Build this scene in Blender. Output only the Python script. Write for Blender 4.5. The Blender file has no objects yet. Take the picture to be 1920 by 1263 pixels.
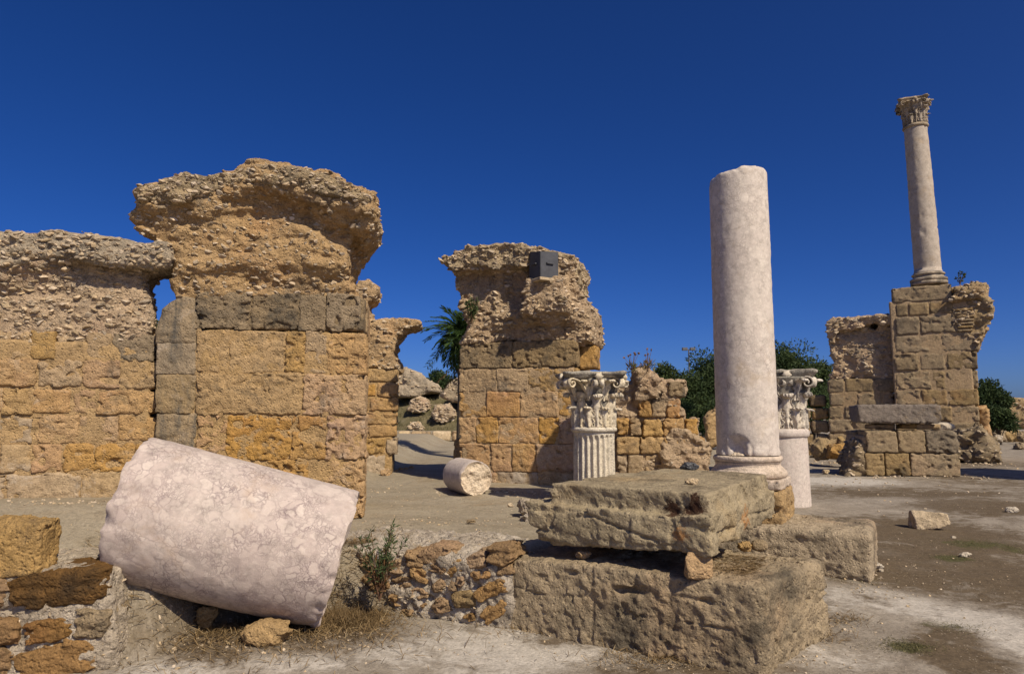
import bpy, bmesh, math, random
import numpy as np
from math import sin, cos, tan, pi, radians, sqrt, atan2
from mathutils import Vector, Matrix, noise as mnoise

random.seed(11)
rng = np.random.default_rng(11)
SC = bpy.context.scene
COL = SC.collection

# ---------------------------------------------------------------- camera
PITCH = radians(6.2)
FPX = 1280.0                       # focal length in photo pixels (24 mm)
EYE = 1.65
cam_data = bpy.data.cameras.new('camera')
cam_data.sensor_width = 36.0
cam_data.lens = 24.0
cam_data.clip_start = 0.05
cam_data.clip_end = 6000.0
cam = bpy.data.objects.new('camera', cam_data)
COL.objects.link(cam)
cam.location = (0, 0, EYE)
cam.rotation_euler = (pi / 2 + PITCH, 0, 0)
SC.camera = cam

# ---------------------------------------------------------------- sky and sun
SUN_AZ = radians(36.0)             # to the right of straight behind the camera
SUN_EL = radians(45.0)
sun_dir = Vector((sin(SUN_AZ) * cos(SUN_EL), -cos(SUN_AZ) * cos(SUN_EL), sin(SUN_EL)))
world = bpy.data.worlds.new('World')
SC.world = world
world.use_nodes = True
wn = world.node_tree
wn.nodes.clear()
w_out = wn.nodes.new('ShaderNodeOutputWorld')
w_bg = wn.nodes.new('ShaderNodeBackground')
w_sky = wn.nodes.new('ShaderNodeTexSky')
w_sky.sky_type = 'NISHITA'
w_sky.sun_disc = False
w_sky.sun_elevation = SUN_EL
w_sky.sun_rotation = pi - SUN_AZ
w_sky.altitude = 500.0
w_sky.air_density = 0.5
w_sky.dust_density = 2.0
w_sky.ozone_density = 9.0
w_hsv = wn.nodes.new('ShaderNodeHueSaturation')
w_hsv.inputs['Hue'].default_value = 0.512
w_hsv.inputs['Saturation'].default_value = 1.18
w_hsv.inputs['Value'].default_value = 1.22
wn.links.new(w_sky.outputs[0], w_hsv.inputs['Color'])
wn.links.new(w_hsv.outputs[0], w_bg.inputs['Color'])
w_bg.inputs['Strength'].default_value = 0.085
wn.links.new(w_bg.outputs[0], w_out.inputs[0])

sun_data = bpy.data.lights.new('sun', 'SUN')
sun_data.energy = 5.0
sun_data.angle = radians(0.5)
sun_data.color = (1.0, 0.895, 0.72)
sun = bpy.data.objects.new('sun', sun_data)
COL.objects.link(sun)
sun.rotation_euler = (-sun_dir).to_track_quat('-Z', 'Y').to_euler()
sun.location = (8, -10, 14)

SC.view_settings.view_transform = 'Standard'
SC.view_settings.look = 'None'
SC.view_settings.exposure = 0.0
SC.view_settings.gamma = 1.0
SC.view_settings.use_curve_mapping = False
SC.render.engine = 'CYCLES'
SC.cycles.max_bounces = 5
SC.cycles.diffuse_bounces = 2
SC.cycles.transparent_max_bounces = 4

# ---------------------------------------------------------------- measuring from the photograph
SP, CP = sin(PITCH), cos(PITCH)

def ray(px, py):
    a = (px - 960) / FPX
    v = (631.5 - py) / FPX
    return np.array((a, CP - SP * v, SP + CP * v))

def at(px, py, t):
    d = ray(px, py) * t
    return Vector((d[0], d[1], d[2] + EYE))

def gnd(px, py, z=0.0):
    d = ray(px, py)
    t = (z - EYE) / d[2]
    return Vector((d[0] * t, d[1] * t, z)), t

class Frame:
    """A vertical face: u runs along it, w into it, z up."""
    def __init__(self, o, deg):
        self.o = Vector(o)
        self.a = radians(deg)
        self.u = np.array((cos(self.a), sin(self.a), 0))
        self.w = np.array((-sin(self.a), cos(self.a), 0))

    def loc(self, px, py, w=0.0):
        d = ray(px, py)
        c = np.array((0, 0, EYE)) - np.array(self.o)
        t = (w - c @ self.w) / (d @ self.w)
        p = c + d * t
        return float(p @ self.u), float(p[2] + self.o.z)

    def world(self, u, w, z):
        p = np.array(self.o) + self.u * u + self.w * w
        return Vector((p[0], p[1], p[2] + z))

    def to_local(self, p):
        q = np.array(p) - np.array(self.o)
        return Vector((q @ self.u, q @ self.w, q[2]))

# ---------------------------------------------------------------- numeric noise
TAB = np.random.default_rng(5).uniform(-1, 1, 32 ** 3).astype(np.float32)

def vn(P, f, seed=0):
    q = P * np.asarray(f, np.float32) + np.array(((seed * 7.31) % 32, (seed * 3.77) % 32, (seed * 5.13) % 32), np.float32)
    i = np.floor(q).astype(np.int32)
    t = q - i
    t = t * t * (3 - 2 * t)
    a = i & 31
    b = (i + 1) & 31
    x0, x1 = a[..., 0] * 1024, b[..., 0] * 1024
    y0, y1 = a[..., 1] * 32, b[..., 1] * 32
    z0, z1 = a[..., 2], b[..., 2]
    tx, ty, tz = t[..., 0], t[..., 1], t[..., 2]
    def lx(yy, zz):
        g0 = TAB[x0 + yy + zz]
        return g0 + (TAB[x1 + yy + zz] - g0) * tx
    c0 = lx(y0, z0); c0 = c0 + (lx(y1, z0) - c0) * ty
    c1 = lx(y0, z1); c1 = c1 + (lx(y1, z1) - c1) * ty
    return c0 + (c1 - c0) * tz

def fbm(P, f, octv=3, seed=0, gain=0.5):
    f = np.asarray(f, np.float32)
    r = 0; a = 1.0
    for k in range(octv):
        r = r + a * vn(P, f * (2.03 ** k), seed + k * 11)
        a *= gain
    return r

FD = np.random.default_rng(8).normal(size=(4096, 3)).astype(np.float32)
FD /= np.linalg.norm(FD, axis=1)[:, None]
FO = np.random.default_rng(9).random((4096, 4)).astype(np.float32)

def facet(P, f, seed=0, k=1.0):
    """Chunky broken-stone relief: every cell of a jittered grid is a tilted flat facet."""
    q = P * np.asarray(f, np.float32) + np.float32(seed * 3.17 % 50)
    b = np.floor(q - 0.5).astype(np.int32)
    best = np.full(len(q), 1e9, np.float32); val = np.zeros(len(q), np.float32)
    for dx in (0, 1):
        for dy in (0, 1):
            for dz in (0, 1):
                c = b + np.array((dx, dy, dz), np.int32)
                h = (c[:, 0] * 73 + c[:, 1] * 1291 + c[:, 2] * 419 + seed * 57) & 4095
                e = q - (c + 0.15 + 0.7 * FO[h, :3])
                d2 = (e * e).sum(1)
                m = d2 < best
                best[m] = d2[m]
                val[m] = (e * FD[h]).sum(1)[m] * k + (FO[h, 3] * 2 - 1)[m] * 0.45
    return val

# ---------------------------------------------------------------- meshes from numpy
def np_mesh(name, verts, faces, smooth=True):
    verts = np.asarray(verts, np.float32)
    faces = np.asarray(faces, np.int32)
    me = bpy.data.meshes.new(name)
    n, k = faces.shape
    me.vertices.add(len(verts))
    me.vertices.foreach_set('co', verts.ravel())
    me.loops.add(n * k)
    me.loops.foreach_set('vertex_index', faces.ravel())
    me.polygons.add(n)
    me.polygons.foreach_set('loop_start', np.arange(0, n * k, k, dtype=np.int32))
    if smooth:
        me.polygons.foreach_set('use_smooth', np.ones(n, bool))
    else:
        me.polygons.foreach_set('use_smooth', np.zeros(n, bool))
    me.update(calc_edges=True)
    return me

def attr(me, name, vals):
    a = me.attributes.new(name, 'FLOAT', 'POINT')
    a.data.foreach_set('value', np.asarray(vals, np.float32))

def snet(F, lo, vox):
    S = F < 0
    c = np.zeros(tuple(s - 1 for s in F.shape), np.int8)
    for dx in (0, 1):
        for dy in (0, 1):
            for dz in (0, 1):
                c += S[dx:S.shape[0] - 1 + dx, dy:S.shape[1] - 1 + dy, dz:S.shape[2] - 1 + dz]
    act = (c > 0) & (c < 8)
    idx = np.argwhere(act)
    N = len(idx)
    vid = np.full(act.shape, -1, np.int32)
    vid[act] = np.arange(N)
    ix, iy, iz = idx.T
    cor = [(a, b, d) for a in (0, 1) for b in (0, 1) for d in (0, 1)]
    V = {k: F[ix + k[0], iy + k[1], iz + k[2]] for k in cor}
    sm = np.zeros((N, 3), np.float32); cn = np.zeros(N, np.float32)
    for k in cor:
        for ax in range(3):
            if k[ax] == 0:
                k2 = tuple(1 if i == ax else k[i] for i in range(3))
                va, vb = V[k], V[k2]
                m = (va < 0) != (vb < 0)
                t = np.where(m, va / np.where(m, va - vb, 1), 0)
                pos = np.tile(np.array(k, np.float32), (N, 1))
                pos[:, ax] = t
                sm += pos * m[:, None]; cn += m
    verts = np.array(lo, np.float32) + vox * (idx + sm / cn[:, None])
    quads = []
    for ax in range(3):
        b, d = (ax + 1) % 3, (ax + 2) % 3
        sl0 = [slice(1, -1)] * 3; sl1 = [slice(1, -1)] * 3
        sl0[ax] = slice(0, -1); sl1[ax] = slice(1, None)
        A, B = S[tuple(sl0)], S[tuple(sl1)]
        for inside_first in (True, False):
            m = (A & ~B) if inside_first else (~A & B)
            e = np.argwhere(m)
            if len(e) == 0:
                continue
            off = np.array([1, 1, 1]); off[ax] = 0
            e = e + off
            def g(db, dd):
                q = e.copy(); q[:, b] += db; q[:, d] += dd
                return vid[q[:, 0], q[:, 1], q[:, 2]]
            q4 = np.stack([g(-1, -1), g(0, -1), g(0, 0), g(-1, 0)], 1)
            if not inside_first:
                q4 = q4[:, ::-1]
            quads.append(q4)
    return verts, np.concatenate(quads)

def sdf(base, detail, lo, hi, vox, margin=0.12):
    lo = np.array(lo, np.float32) - 0.06 - 2 * vox
    hi = np.array(hi, np.float32) + 0.06 + 2 * vox
    ax = [np.arange(lo[i], hi[i] + vox, vox, dtype=np.float32) for i in range(3)]
    P = np.stack(np.meshgrid(*ax, indexing='ij'), -1)
    d = base(P).astype(np.float32)
    m = np.abs(d) < margin
    d[m] += detail(P[m]).astype(np.float32)
    for sl in (0, -1):
        d[sl] = 1; d[:, sl] = 1; d[:, :, sl] = 1
    return snet(d, lo, vox)

def sd_box(P, lo, hi, r):
    c = (np.array(lo, np.float32) + np.array(hi, np.float32)) / 2
    h = (np.array(hi, np.float32) - np.array(lo, np.float32)) / 2 - r
    q = np.abs(P - c) - h
    return np.sqrt((np.maximum(q, 0) ** 2).sum(-1)) + np.minimum(q.max(-1), 0) - r

def sd_poly(X, Z, poly):
    d = np.full(X.shape, 1e9, np.float32)
    s = np.ones(X.shape, np.float32)
    n = len(poly)
    for i in range(n):
        ax, az = poly[i]; bx, bz = poly[i - 1]
        ex, ez = bx - ax, bz - az
        wx, wz = X - ax, Z - az
        t = np.clip((wx * ex + wz * ez) / (ex * ex + ez * ez + 1e-9), 0, 1)
        d = np.minimum(d, (wx - ex * t) ** 2 + (wz - ez * t) ** 2)
        c1 = Z >= az; c2 = Z < bz; c3 = ex * wz > ez * wx
        s = np.where((c1 & c2 & c3) | (~c1 & ~c2 & ~c3), -s, s)
    return s * np.sqrt(d)

def smin(a, b, k):
    h = np.maximum(k - np.abs(a - b), 0) / k
    return np.minimum(a, b) - h * h * k * 0.25

def mass_mesh(comps, vox, detail, k=0.08, zmin=None):
    """comps: (polygon in local (u, z), w0, w1, rounding) -> verts, quads"""
    us = [p[0] for c in comps for p in c[0]]; zs = [p[1] for c in comps for p in c[0]]
    lo = (min(us), min(c[1] for c in comps), min(zs)); hi = (max(us), max(c[2] for c in comps), max(zs))
    def base(P):
        X, W, Z = P[:, 0, :, 0], P[0, :, 0, 1], P[:, 0, :, 2]
        out = None
        for poly, w0, w1, r in comps:
            d2 = sd_poly(X, Z, poly)[:, None, :] + r
            dw = (np.abs(W - (w0 + w1) / 2) - (w1 - w0) / 2)[None, :, None] + r
            d = np.sqrt(np.maximum(d2, 0) ** 2 + np.maximum(dw, 0) ** 2) + np.minimum(np.maximum(d2, dw), 0) - r
            out = d if out is None else smin(out, d, k)
        return out
    return sdf(base, detail, lo, hi, vox, margin=0.22)

def rubble_detail(seed, a=1.0):
    def f(P):
        return a * (0.070 * fbm(P, 2.2, 2, seed) + 0.030 * fbm(P, (6, 6, 11), 2, seed + 3) + 0.027 * facet(P, (7, 7, 11), seed) + 0.013 * facet(P, (17, 17, 26), seed + 1)
                    + 0.05 * np.maximum(0, fbm(P, (5, 5, 8), 2, seed + 9) - 0.35))
    return f

def ashlar_detail(seed, a=1.0, pit=1.0, tool=0.0):
    def f(P):
        d = a * (0.011 * fbm(P, 3.0, 2, seed) + 0.006 * fbm(P, 9, 2, seed + 2) + 0.005 * vn(P, 30, seed + 4) + 0.008 * facet(P, (6, 6, 9), seed) + 0.006 * facet(P, 15, seed + 1))
        d = d + pit * 0.075 * np.maximum(0, fbm(P, (10, 10, 14), 2, seed + 6) - 0.42) + pit * 0.03 * np.maximum(0, vn(P, (24, 24, 30), seed + 7) - 0.28)
        d = d + pit * 0.10 * np.maximum(0, fbm(P, (3.0, 3.0, 5.0), 3, seed + 8) - 0.62)
        if tool:
            d = d + tool * np.abs(vn(P, (22, 10, 6), seed + 12))
        return d
    return f

# ---------------------------------------------------------------- objects
def link(o, parent=None):
    COL.objects.link(o)
    if parent:
        o.parent = parent
    return o

def tag(o, label=None, cat=None, group=None, kind=None):
    if label: o['label'] = label
    if cat: o['category'] = cat
    if cat and not kind and 'kind' not in o: o['kind'] = 'thing'
    if group: o['group'] = group
    if kind: o['kind'] = kind
    return o

def thing(name, label, cat, loc=(0, 0, 0), rz=0.0, group=None):
    o = bpy.data.objects.new(name, None)
    o.empty_display_size = 0.2
    o.location = loc
    o.rotation_euler = (0, 0, rz)
    link(o)
    return tag(o, label, cat, group)

def part(name, me, m, parent=None, kind=None, label=None):
    o = bpy.data.objects.new(name, me)
    if m is not None and len(me.materials) == 0:
        me.materials.append(m)
    link(o, parent)
    if kind: o['kind'] = kind
    if label: o['label'] = label
    return o

def bm_mesh(name, bm, smooth=False):
    me = bpy.data.meshes.new(name)
    bm.to_mesh(me); bm.free()
    if smooth:
        me.polygons.foreach_set('use_smooth', np.ones(len(me.polygons), bool))
    return me

def tube_np(path, radii, n=8, cap=True):
    path = [Vector(p) for p in path]
    V = []; F = []
    ref = Vector((0.13, 0.31, 0.94))
    for i, p in enumerate(path):
        t = (path[min(i + 1, len(path) - 1)] - path[max(i - 1, 0)]).normalized()
        a = t.cross(ref)
        if a.length < 0.1: a = t.cross(Vector((1, 0, 0)))
        a.normalize(); b = t.cross(a)
        for k in range(n):
            th = 2 * pi * k / n
            V.append(p + (a * cos(th) + b * sin(th)) * radii[i])
    for i in range(len(path) - 1):
        for k in range(n):
            F.append((i * n + k, i * n + (k + 1) % n, (i + 1) * n + (k + 1) % n, (i + 1) * n + k))
    V = np.array([tuple(v) for v in V])
    return V, np.array(F)

def join_np(items):
    vs = []; fs = []; o = 0
    for v, f in items:
        vs.append(np.asarray(v, np.float32)); fs.append(np.asarray(f) + o); o += len(v)
    return np.concatenate(vs), np.concatenate(fs)

def copy_tree(o, parent=None):
    c = o.copy()
    link(c, parent)
    for ch in [x for x in o.children]:
        copy_tree(ch, c)
    return c

# ---------------------------------------------------------------- materials
def new_mat(name):
    m = bpy.data.materials.new(name)
    m.use_nodes = True
    nt = m.node_tree
    nt.nodes.clear()
    out = nt.nodes.new('ShaderNodeOutputMaterial')
    bs = nt.nodes.new('ShaderNodeBsdfPrincipled')
    nt.links.new(bs.outputs[0], out.inputs[0])
    bs.inputs['Roughness'].default_value = 0.92
    bs.inputs['Specular IOR Level'].default_value = 0.15
    return m, nt, bs

class NB:
    def __init__(self, nt): self.nt = nt
    def n(self, t, **kw):
        x = self.nt.nodes.new('ShaderNode' + t)
        for k, v in kw.items(): setattr(x, k, v)
        return x
    def put(self, sock, v):
        if hasattr(v, 'is_output') or isinstance(v, bpy.types.NodeSocket): self.nt.links.new(v, sock)
        else: sock.default_value = v
    def noise(self, co, scale, detail=6, rough=0.6, dist=0.0):
        x = self.n('TexNoise')
        self.put(x.inputs['Vector'], co)
        x.inputs['Scale'].default_value = scale; x.inputs['Detail'].default_value = detail
        x.inputs['Roughness'].default_value = rough; x.inputs['Distortion'].default_value = dist
        return x.outputs[0]
    def ramp(self, f, stops, interp='LINEAR'):
        x = self.n('ValToRGB'); x.color_ramp.interpolation = interp
        self.put(x.inputs[0], f)
        el = x.color_ramp.elements
        while len(el) < len(stops): el.new(0.5)
        for e, (p, c) in zip(el, stops):
            e.position = p
            e.color = (c, c, c, 1) if isinstance(c, (int, float)) else (*c, 1)
        return x.outputs[0]
    def mix(self, f, a, b, mode='MIX'):
        x = self.n('Mix', data_type='RGBA', blend_type=mode)
        self.put(x.inputs[0], f)
        self.put(x.inputs[6], (*a, 1) if isinstance(a, tuple) and len(a) == 3 else a)
        self.put(x.inputs[7], (*b, 1) if isinstance(b, tuple) and len(b) == 3 else b)
        return x.outputs[2]
    def math(self, op, a, b=0.0, c=None, clamp=False):
        x = self.n('Math', operation=op); x.use_clamp = clamp
        self.put(x.inputs[0], a); self.put(x.inputs[1], b)
        if c is not None: self.put(x.inputs[2], c)
        return x.outputs[0]
    def coords(self, offs=True):
        tc = self.n('TexCoord').outputs['Object']
        if not offs: return tc, None
        oi = self.n('ObjectInfo').outputs['Random']
        v = self.n('VectorMath', operation='SCALE')
        v.inputs[0].default_value = (23.0, 41.0, 17.0)
        self.put(v.inputs['Scale'], oi)
        a = self.n('VectorMath', operation='ADD')
        self.put(a.inputs[0], tc); self.put(a.inputs[1], v.outputs[0])
        return a.outputs[0], oi
    def scale(self, co, s):
        v = self.n('VectorMath', operation='MULTIPLY')
        self.put(v.inputs[0], co); v.inputs[1].default_value = s
        return v.outputs[0]
    def bump(self, h, strength, dist, normal=None):
        x = self.n('Bump')
        x.inputs['Strength'].default_value = strength; x.inputs['Distance'].default_value = dist
        self.put(x.inputs['Height'], h)
        if normal is not None: self.put(x.inputs['Normal'], normal)
        return x.outputs[0]
    def attr(self, name):
        x = self.n('Attribute'); x.attribute_name = name
        return x.outputs['Fac']

def stone_mat(name, a, b, stain=(0.07, 0.06, 0.05), stain_lo=0.62, red=None, grain=1.0, bump=0.5, light=None, light_lo=0.64,
              rand=0.09, streak=0.0, coarse=0.0, tint=False, shift=False):
    m, nt, bs = new_mat(name); N = NB(nt)
    co, oi = N.coords(shift)
    if oi is None: oi = N.n('ObjectInfo').outputs['Random']
    n1 = N.noise(co, 1.9, 7, 0.62, 0.4)
    col = N.mix(N.ramp(n1, [(0.32, 0.0), (0.68, 1.0)]), a, b)
    if red:
        n5 = N.noise(co, 1.3, 6, 0.6, 0.5)
        col = N.mix(N.ramp(n5, [(0.52, 0.0), (0.68, 0.5)]), col, red)
    if light:
        n4 = N.noise(co, 3.4, 8, 0.7, 0.6)
        col = N.mix(N.ramp(n4, [(light_lo - 0.1, 0.0), (light_lo + 0.06, 0.8)]), col, light)
    n2 = N.noise(co, 14, 8, 0.7)
    col = N.mix(1.0, col, N.ramp(n2, [(0.27, 0.50), (0.47, 0.97), (0.75, 1.25)]), 'MULTIPLY')
    n6 = N.noise(co, 75, 4, 0.7)
    col = N.mix(1.0, col, N.ramp(n6, [(0.28, 0.55), (0.48, 1.0), (0.75, 1.25)]), 'MULTIPLY')
    if stain_lo < 1:
        n3 = N.noise(co if not streak else N.scale(co, (3.0, 3.0, 0.55)), 1.7, 9, 0.68, 0.3)
        n3b = N.noise(co, 30, 5, 0.7)
        f = N.math('ADD', n3, N.math('MULTIPLY', N.math('SUBTRACT', n3b, 0.5), 0.28))
        col = N.mix(N.ramp(f, [(stain_lo - 0.06, 0.0), (stain_lo + 0.1, 0.85)]), col, stain)
    r = oi
    if tint:
        r = N.math('FRACT', N.math('ADD', oi, N.attr('tint')))
    hs = N.n('HueSaturation')
    N.put(hs.inputs['Color'], col)
    N.put(hs.inputs['Value'], N.math('ADD', N.math('MULTIPLY', r, rand * 2), 1.0 - rand))
    N.put(hs.inputs['Saturation'], N.math('ADD', N.math('MULTIPLY', N.math('FRACT', N.math('MULTIPLY', r, 7.3)), 0.3), 0.85))
    nt.links.new(hs.outputs[0], bs.inputs['Base Color'])
    h = N.math('ADD', N.math('MULTIPLY', N.noise(co, 22, 9, 0.72), 1.0), N.math('MULTIPLY', N.noise(co, 85, 4, 0.7), 0.35))
    v = N.n('TexVoronoi'); v.inputs['Scale'].default_value = 34 * grain; N.put(v.inputs['Vector'], co)
    h = N.math('ADD', h, N.math('MULTIPLY', N.ramp(v.outputs['Distance'], [(0.05, 0.0), (0.4, 1.0)]), 0.4))
    nrm = N.bump(h, min(1.0, bump), 0.038)
    if coarse:
        v2 = N.n('TexVoronoi'); v2.inputs['Scale'].default_value = 13; N.put(v2.inputs['Vector'], N.scale(co, (1, 1, 1.5)))
        nrm = N.bump(N.ramp(v2.outputs['Distance'], [(0.0, 1.0), (0.55, 0.0)]), coarse, 0.05, nrm)
    nt.links.new(nrm, bs.inputs['Normal'])
    return m

def marble_mat(name, cream, pink, vein, scale=1.0, vein_w=0.05, big=0.5, stain=None, rough=0.75, vein_amt=0.8):
    m, nt, bs = new_mat(name); N = NB(nt)
    co, oi = N.coords()
    wob = N.n('TexNoise'); wob.inputs['Scale'].default_value = 5.0 * scale; wob.inputs['Detail'].default_value = 5
    N.put(wob.inputs['Vector'], co)
    sub = N.n('VectorMath', operation='SUBTRACT'); N.put(sub.inputs[0], wob.outputs['Color']); sub.inputs[1].default_value = (0.5, 0.5, 0.5)
    sc = N.n('VectorMath', operation='SCALE'); N.put(sc.inputs[0], sub.outputs[0]); sc.inputs['Scale'].default_value = 0.16 / scale
    ad = N.n('VectorMath', operation='ADD'); N.put(ad.inputs[0], co); N.put(ad.inputs[1], sc.outputs[0])
    dc = ad.outputs[0]
    def cell(s):
        e = N.n('TexVoronoi', feature='DISTANCE_TO_EDGE'); e.inputs['Scale'].default_value = s; N.put(e.inputs['Vector'], dc)
        c = N.n('TexVoronoi'); c.inputs['Scale'].default_value = s; N.put(c.inputs['Vector'], dc)
        sp = N.n('SeparateColor'); N.put(sp.inputs[0], c.outputs['Color'])
        return e.outputs['Distance'], sp.outputs[0], sp.outputs[1]
    wob2 = N.n('TexNoise'); wob2.inputs['Scale'].default_value = 26.0 * scale; wob2.inputs['Detail'].default_value = 4
    N.put(wob2.inputs['Vector'], co)
    sc2 = N.n('VectorMath', operation='SCALE'); N.put(sc2.inputs[0], wob2.outputs['Color']); sc2.inputs['Scale'].default_value = 0.045 / scale
    ad2 = N.n('VectorMath', operation='ADD'); N.put(ad2.inputs[0], dc); N.put(ad2.inputs[1], sc2.outputs[0])
    dc = ad2.outputs[0]
    base = N.mix(N.ramp(N.noise(co, 1.6 * scale, 6, 0.65, 0.5), [(0.38, 0.0), (0.64, 1.0)]), cream, pink)
    zone = N.ramp(N.noise(co, 1.15 * scale, 5, 0.6, 0.3), [(0.36, 0.35), (0.56, 1.0)])
    lightc = tuple(min(0.8, c * 1.13) for c in cream)
    col = base
    vein_f = None
    for s_, keep, amt, w_ in ((64, 0.25, 0.8, 0.17), (31, 0.36, 1.0, 0.13), (14, 0.55, 1.0, 0.085), (6.5, 0.84, 0.9, 0.05)):
        e_, r_, g_ = cell(s_ * scale)
        has = N.ramp(r_, [(keep, 0.0), (keep + 0.02, 1.0)])
        tone = N.mix(g_, pink, lightc)
        inside = N.math('MULTIPLY', has, N.ramp(e_, [(w_ * 0.3, 0.0), (w_ * 1.2, 1.0)]))
        col = N.mix(N.math('MULTIPLY', inside, 0.5), col, tone)
        rim = N.math('MULTIPLY', has, N.ramp(e_, [(0.0, 1.0), (w_ * 0.7, 0.45), (w_ * 1.5, 0.0)]))
        rim = N.math('MULTIPLY', N.math('MULTIPLY', rim, N.ramp(N.noise(co, 6 * scale, 4), [(0.34, 0.1), (0.62, 1.0)])), amt)
        keepv = N.math('SUBTRACT', 1.0, inside)
        vein_f = rim if vein_f is None else N.math('MAXIMUM', N.math('MULTIPLY', vein_f, keepv), rim)
    vein_f = N.math('MULTIPLY', N.math('MULTIPLY', vein_f, zone), vein_amt, clamp=True)
    col = N.mix(vein_f, col, vein)
    pk = N.noise(co, 9 * scale, 8, 0.7)
    col = N.mix(1.0, col, N.ramp(pk, [(0.28, 0.70), (0.5, 1.0), (0.75, 1.12)]), 'MULTIPLY')
    if stain:
        sn = N.noise(co, 2.1, 8, 0.7, 0.4)
        col = N.mix(N.ramp(sn, [(0.54, 0.0), (0.72, 0.7)]), col, stain)
    # small dark pocks
    pv = N.noise(co, 24 * scale, 5, 0.75)
    col = N.mix(N.ramp(pv, [(0.68, 0.0), (0.76, 0.75)]), col, tuple(c * 0.35 for c in vein))
    nt.links.new(col, bs.inputs['Base Color'])
    bs.inputs['Roughness'].default_value = rough
    bs.inputs['Specular IOR Level'].default_value = 0.2
    h = N.math('ADD', N.noise(co, 30, 8, 0.7), N.math('MULTIPLY', vein_f, -0.35))
    h = N.math('ADD', h, N.math('MULTIPLY', N.ramp(pv, [(0.66, 0.0), (0.76, 1.0)]), -0.8))
    nt.links.new(N.bump(h, 0.3, 0.012), bs.inputs['Normal'])
    return m

def plain_mat(name, c, rough=0.6, metal=0.0, var=0.15):
    m, nt, bs = new_mat(name); N = NB(nt)
    co, oi = N.coords()
    f = N.noise(co, 9, 6, 0.65)
    col = N.mix(1.0, (*c, 1), N.ramp(f, [(0.25, 1 - var), (0.75, 1 + var)]), 'MULTIPLY')
    nt.links.new(col, bs.inputs['Base Color'])
    bs.inputs['Roughness'].default_value = rough; bs.inputs['Metallic'].default_value = metal
    return m

def leaf_mat(name, a, b, dry=None, transl=0.25):
    m, nt, bs = new_mat(name); N = NB(nt)
    t = N.attr('tint')
    stops = [(0.0, a), (0.8, b)] + ([(1.0, dry)] if dry else [])
    col = N.ramp(t, stops)
    nt.links.new(col, bs.inputs['Base Color'])
    bs.inputs['Roughness'].default_value = 0.6
    tr = N.n('BsdfTranslucent'); nt.links.new(col, tr.inputs[0])
    mx = N.n('MixShader'); mx.inputs[0].default_value = transl
    nt.links.new(bs.outputs[0], mx.inputs[1]); nt.links.new(tr.outputs[0], mx.inputs[2])
    out = [x for x in nt.nodes if x.type == 'OUTPUT_MATERIAL'][0]
    nt.links.new(mx.outputs[0], out.inputs[0])
    return m

M = {}
M['ochre'] = stone_mat('ochre_sandstone', (0.49, 0.30, 0.125), (0.43, 0.27, 0.125), stain=(0.13, 0.095, 0.06), stain_lo=0.62, red=(0.44, 0.24, 0.12), bump=0.9, light=(0.46, 0.36, 0.25), light_lo=0.66, rand=0.06)
M['tan'] = stone_mat('tan_sandstone', (0.46, 0.305, 0.145), (0.39, 0.26, 0.13), stain=(0.11, 0.09, 0.065), stain_lo=0.58, bump=0.9, rand=0.06)
M['grey'] = stone_mat('lichened_sandstone', (0.33, 0.235, 0.13), (0.25, 0.185, 0.11), stain=(0.09, 0.078, 0.06), stain_lo=0.55, bump=1.0, rand=0.06)
M['pinkish'] = stone_mat('pink_plaster_sandstone', (0.465, 0.295, 0.145), (0.41, 0.255, 0.14), stain=(0.40, 0.235, 0.15), stain_lo=0.60, light=(0.43, 0.34, 0.25), light_lo=0.62, bump=0.7, rand=0.06)
M['streak'] = stone_mat('streaked_sandstone', (0.33, 0.24, 0.14), (0.25, 0.19, 0.12), stain=(0.085, 0.08, 0.07), stain_lo=0.51, streak=1.0, bump=0.6, light=(0.44, 0.35, 0.26), light_lo=0.64, rand=0.05)
M['foot'] = stone_mat('rendered_footing', (0.38, 0.28, 0.17), (0.32, 0.23, 0.14), stain=(0.42, 0.35, 0.27), stain_lo=0.58, bump=0.5)
M['mortar'] = stone_mat('lime_mortar', (0.44, 0.295, 0.145), (0.38, 0.26, 0.14), stain=(0.14, 0.11, 0.08), stain_lo=0.66, bump=0.9)
M['core'] = stone_mat('rubble_concrete', (0.48, 0.33, 0.185), (0.42, 0.30, 0.18), stain=(0.17, 0.14, 0.105), stain_lo=0.60, red=(0.43, 0.26, 0.145), bump=1.0, coarse=0.3)
M['crust'] = stone_mat('lichened_concrete_crust', (0.46, 0.355, 0.225), (0.38, 0.295, 0.19), stain=(0.14, 0.12, 0.095), stain_lo=0.57, bump=1.0, coarse=0.4)
M['rubble'] = stone_mat('rubble_stone', (0.50, 0.38, 0.25), (0.42, 0.33, 0.22), stain=(0.20, 0.17, 0.13), stain_lo=0.64, bump=0.5, tint=True, rand=0.32, shift=True)
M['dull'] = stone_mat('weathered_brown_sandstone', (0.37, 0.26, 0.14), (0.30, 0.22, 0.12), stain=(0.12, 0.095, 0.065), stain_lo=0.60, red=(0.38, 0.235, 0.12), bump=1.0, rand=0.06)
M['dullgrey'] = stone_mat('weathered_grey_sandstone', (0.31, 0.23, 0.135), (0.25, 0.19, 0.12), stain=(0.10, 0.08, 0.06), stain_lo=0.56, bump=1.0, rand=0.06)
M['slab'] = stone_mat('grey_green_sandstone', (0.335, 0.275, 0.185), (0.27, 0.22, 0.15), stain=(0.105, 0.085, 0.058), stain_lo=0.565, red=(0.40, 0.28, 0.15), bump=0.6, streak=0.0)
M['plinth'] = stone_mat('pitted_sandstone', (0.40, 0.30, 0.18), (0.33, 0.25, 0.15), stain=(0.105, 0.085, 0.058), stain_lo=0.565, red=(0.42, 0.27, 0.14), bump=0.75)
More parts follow.
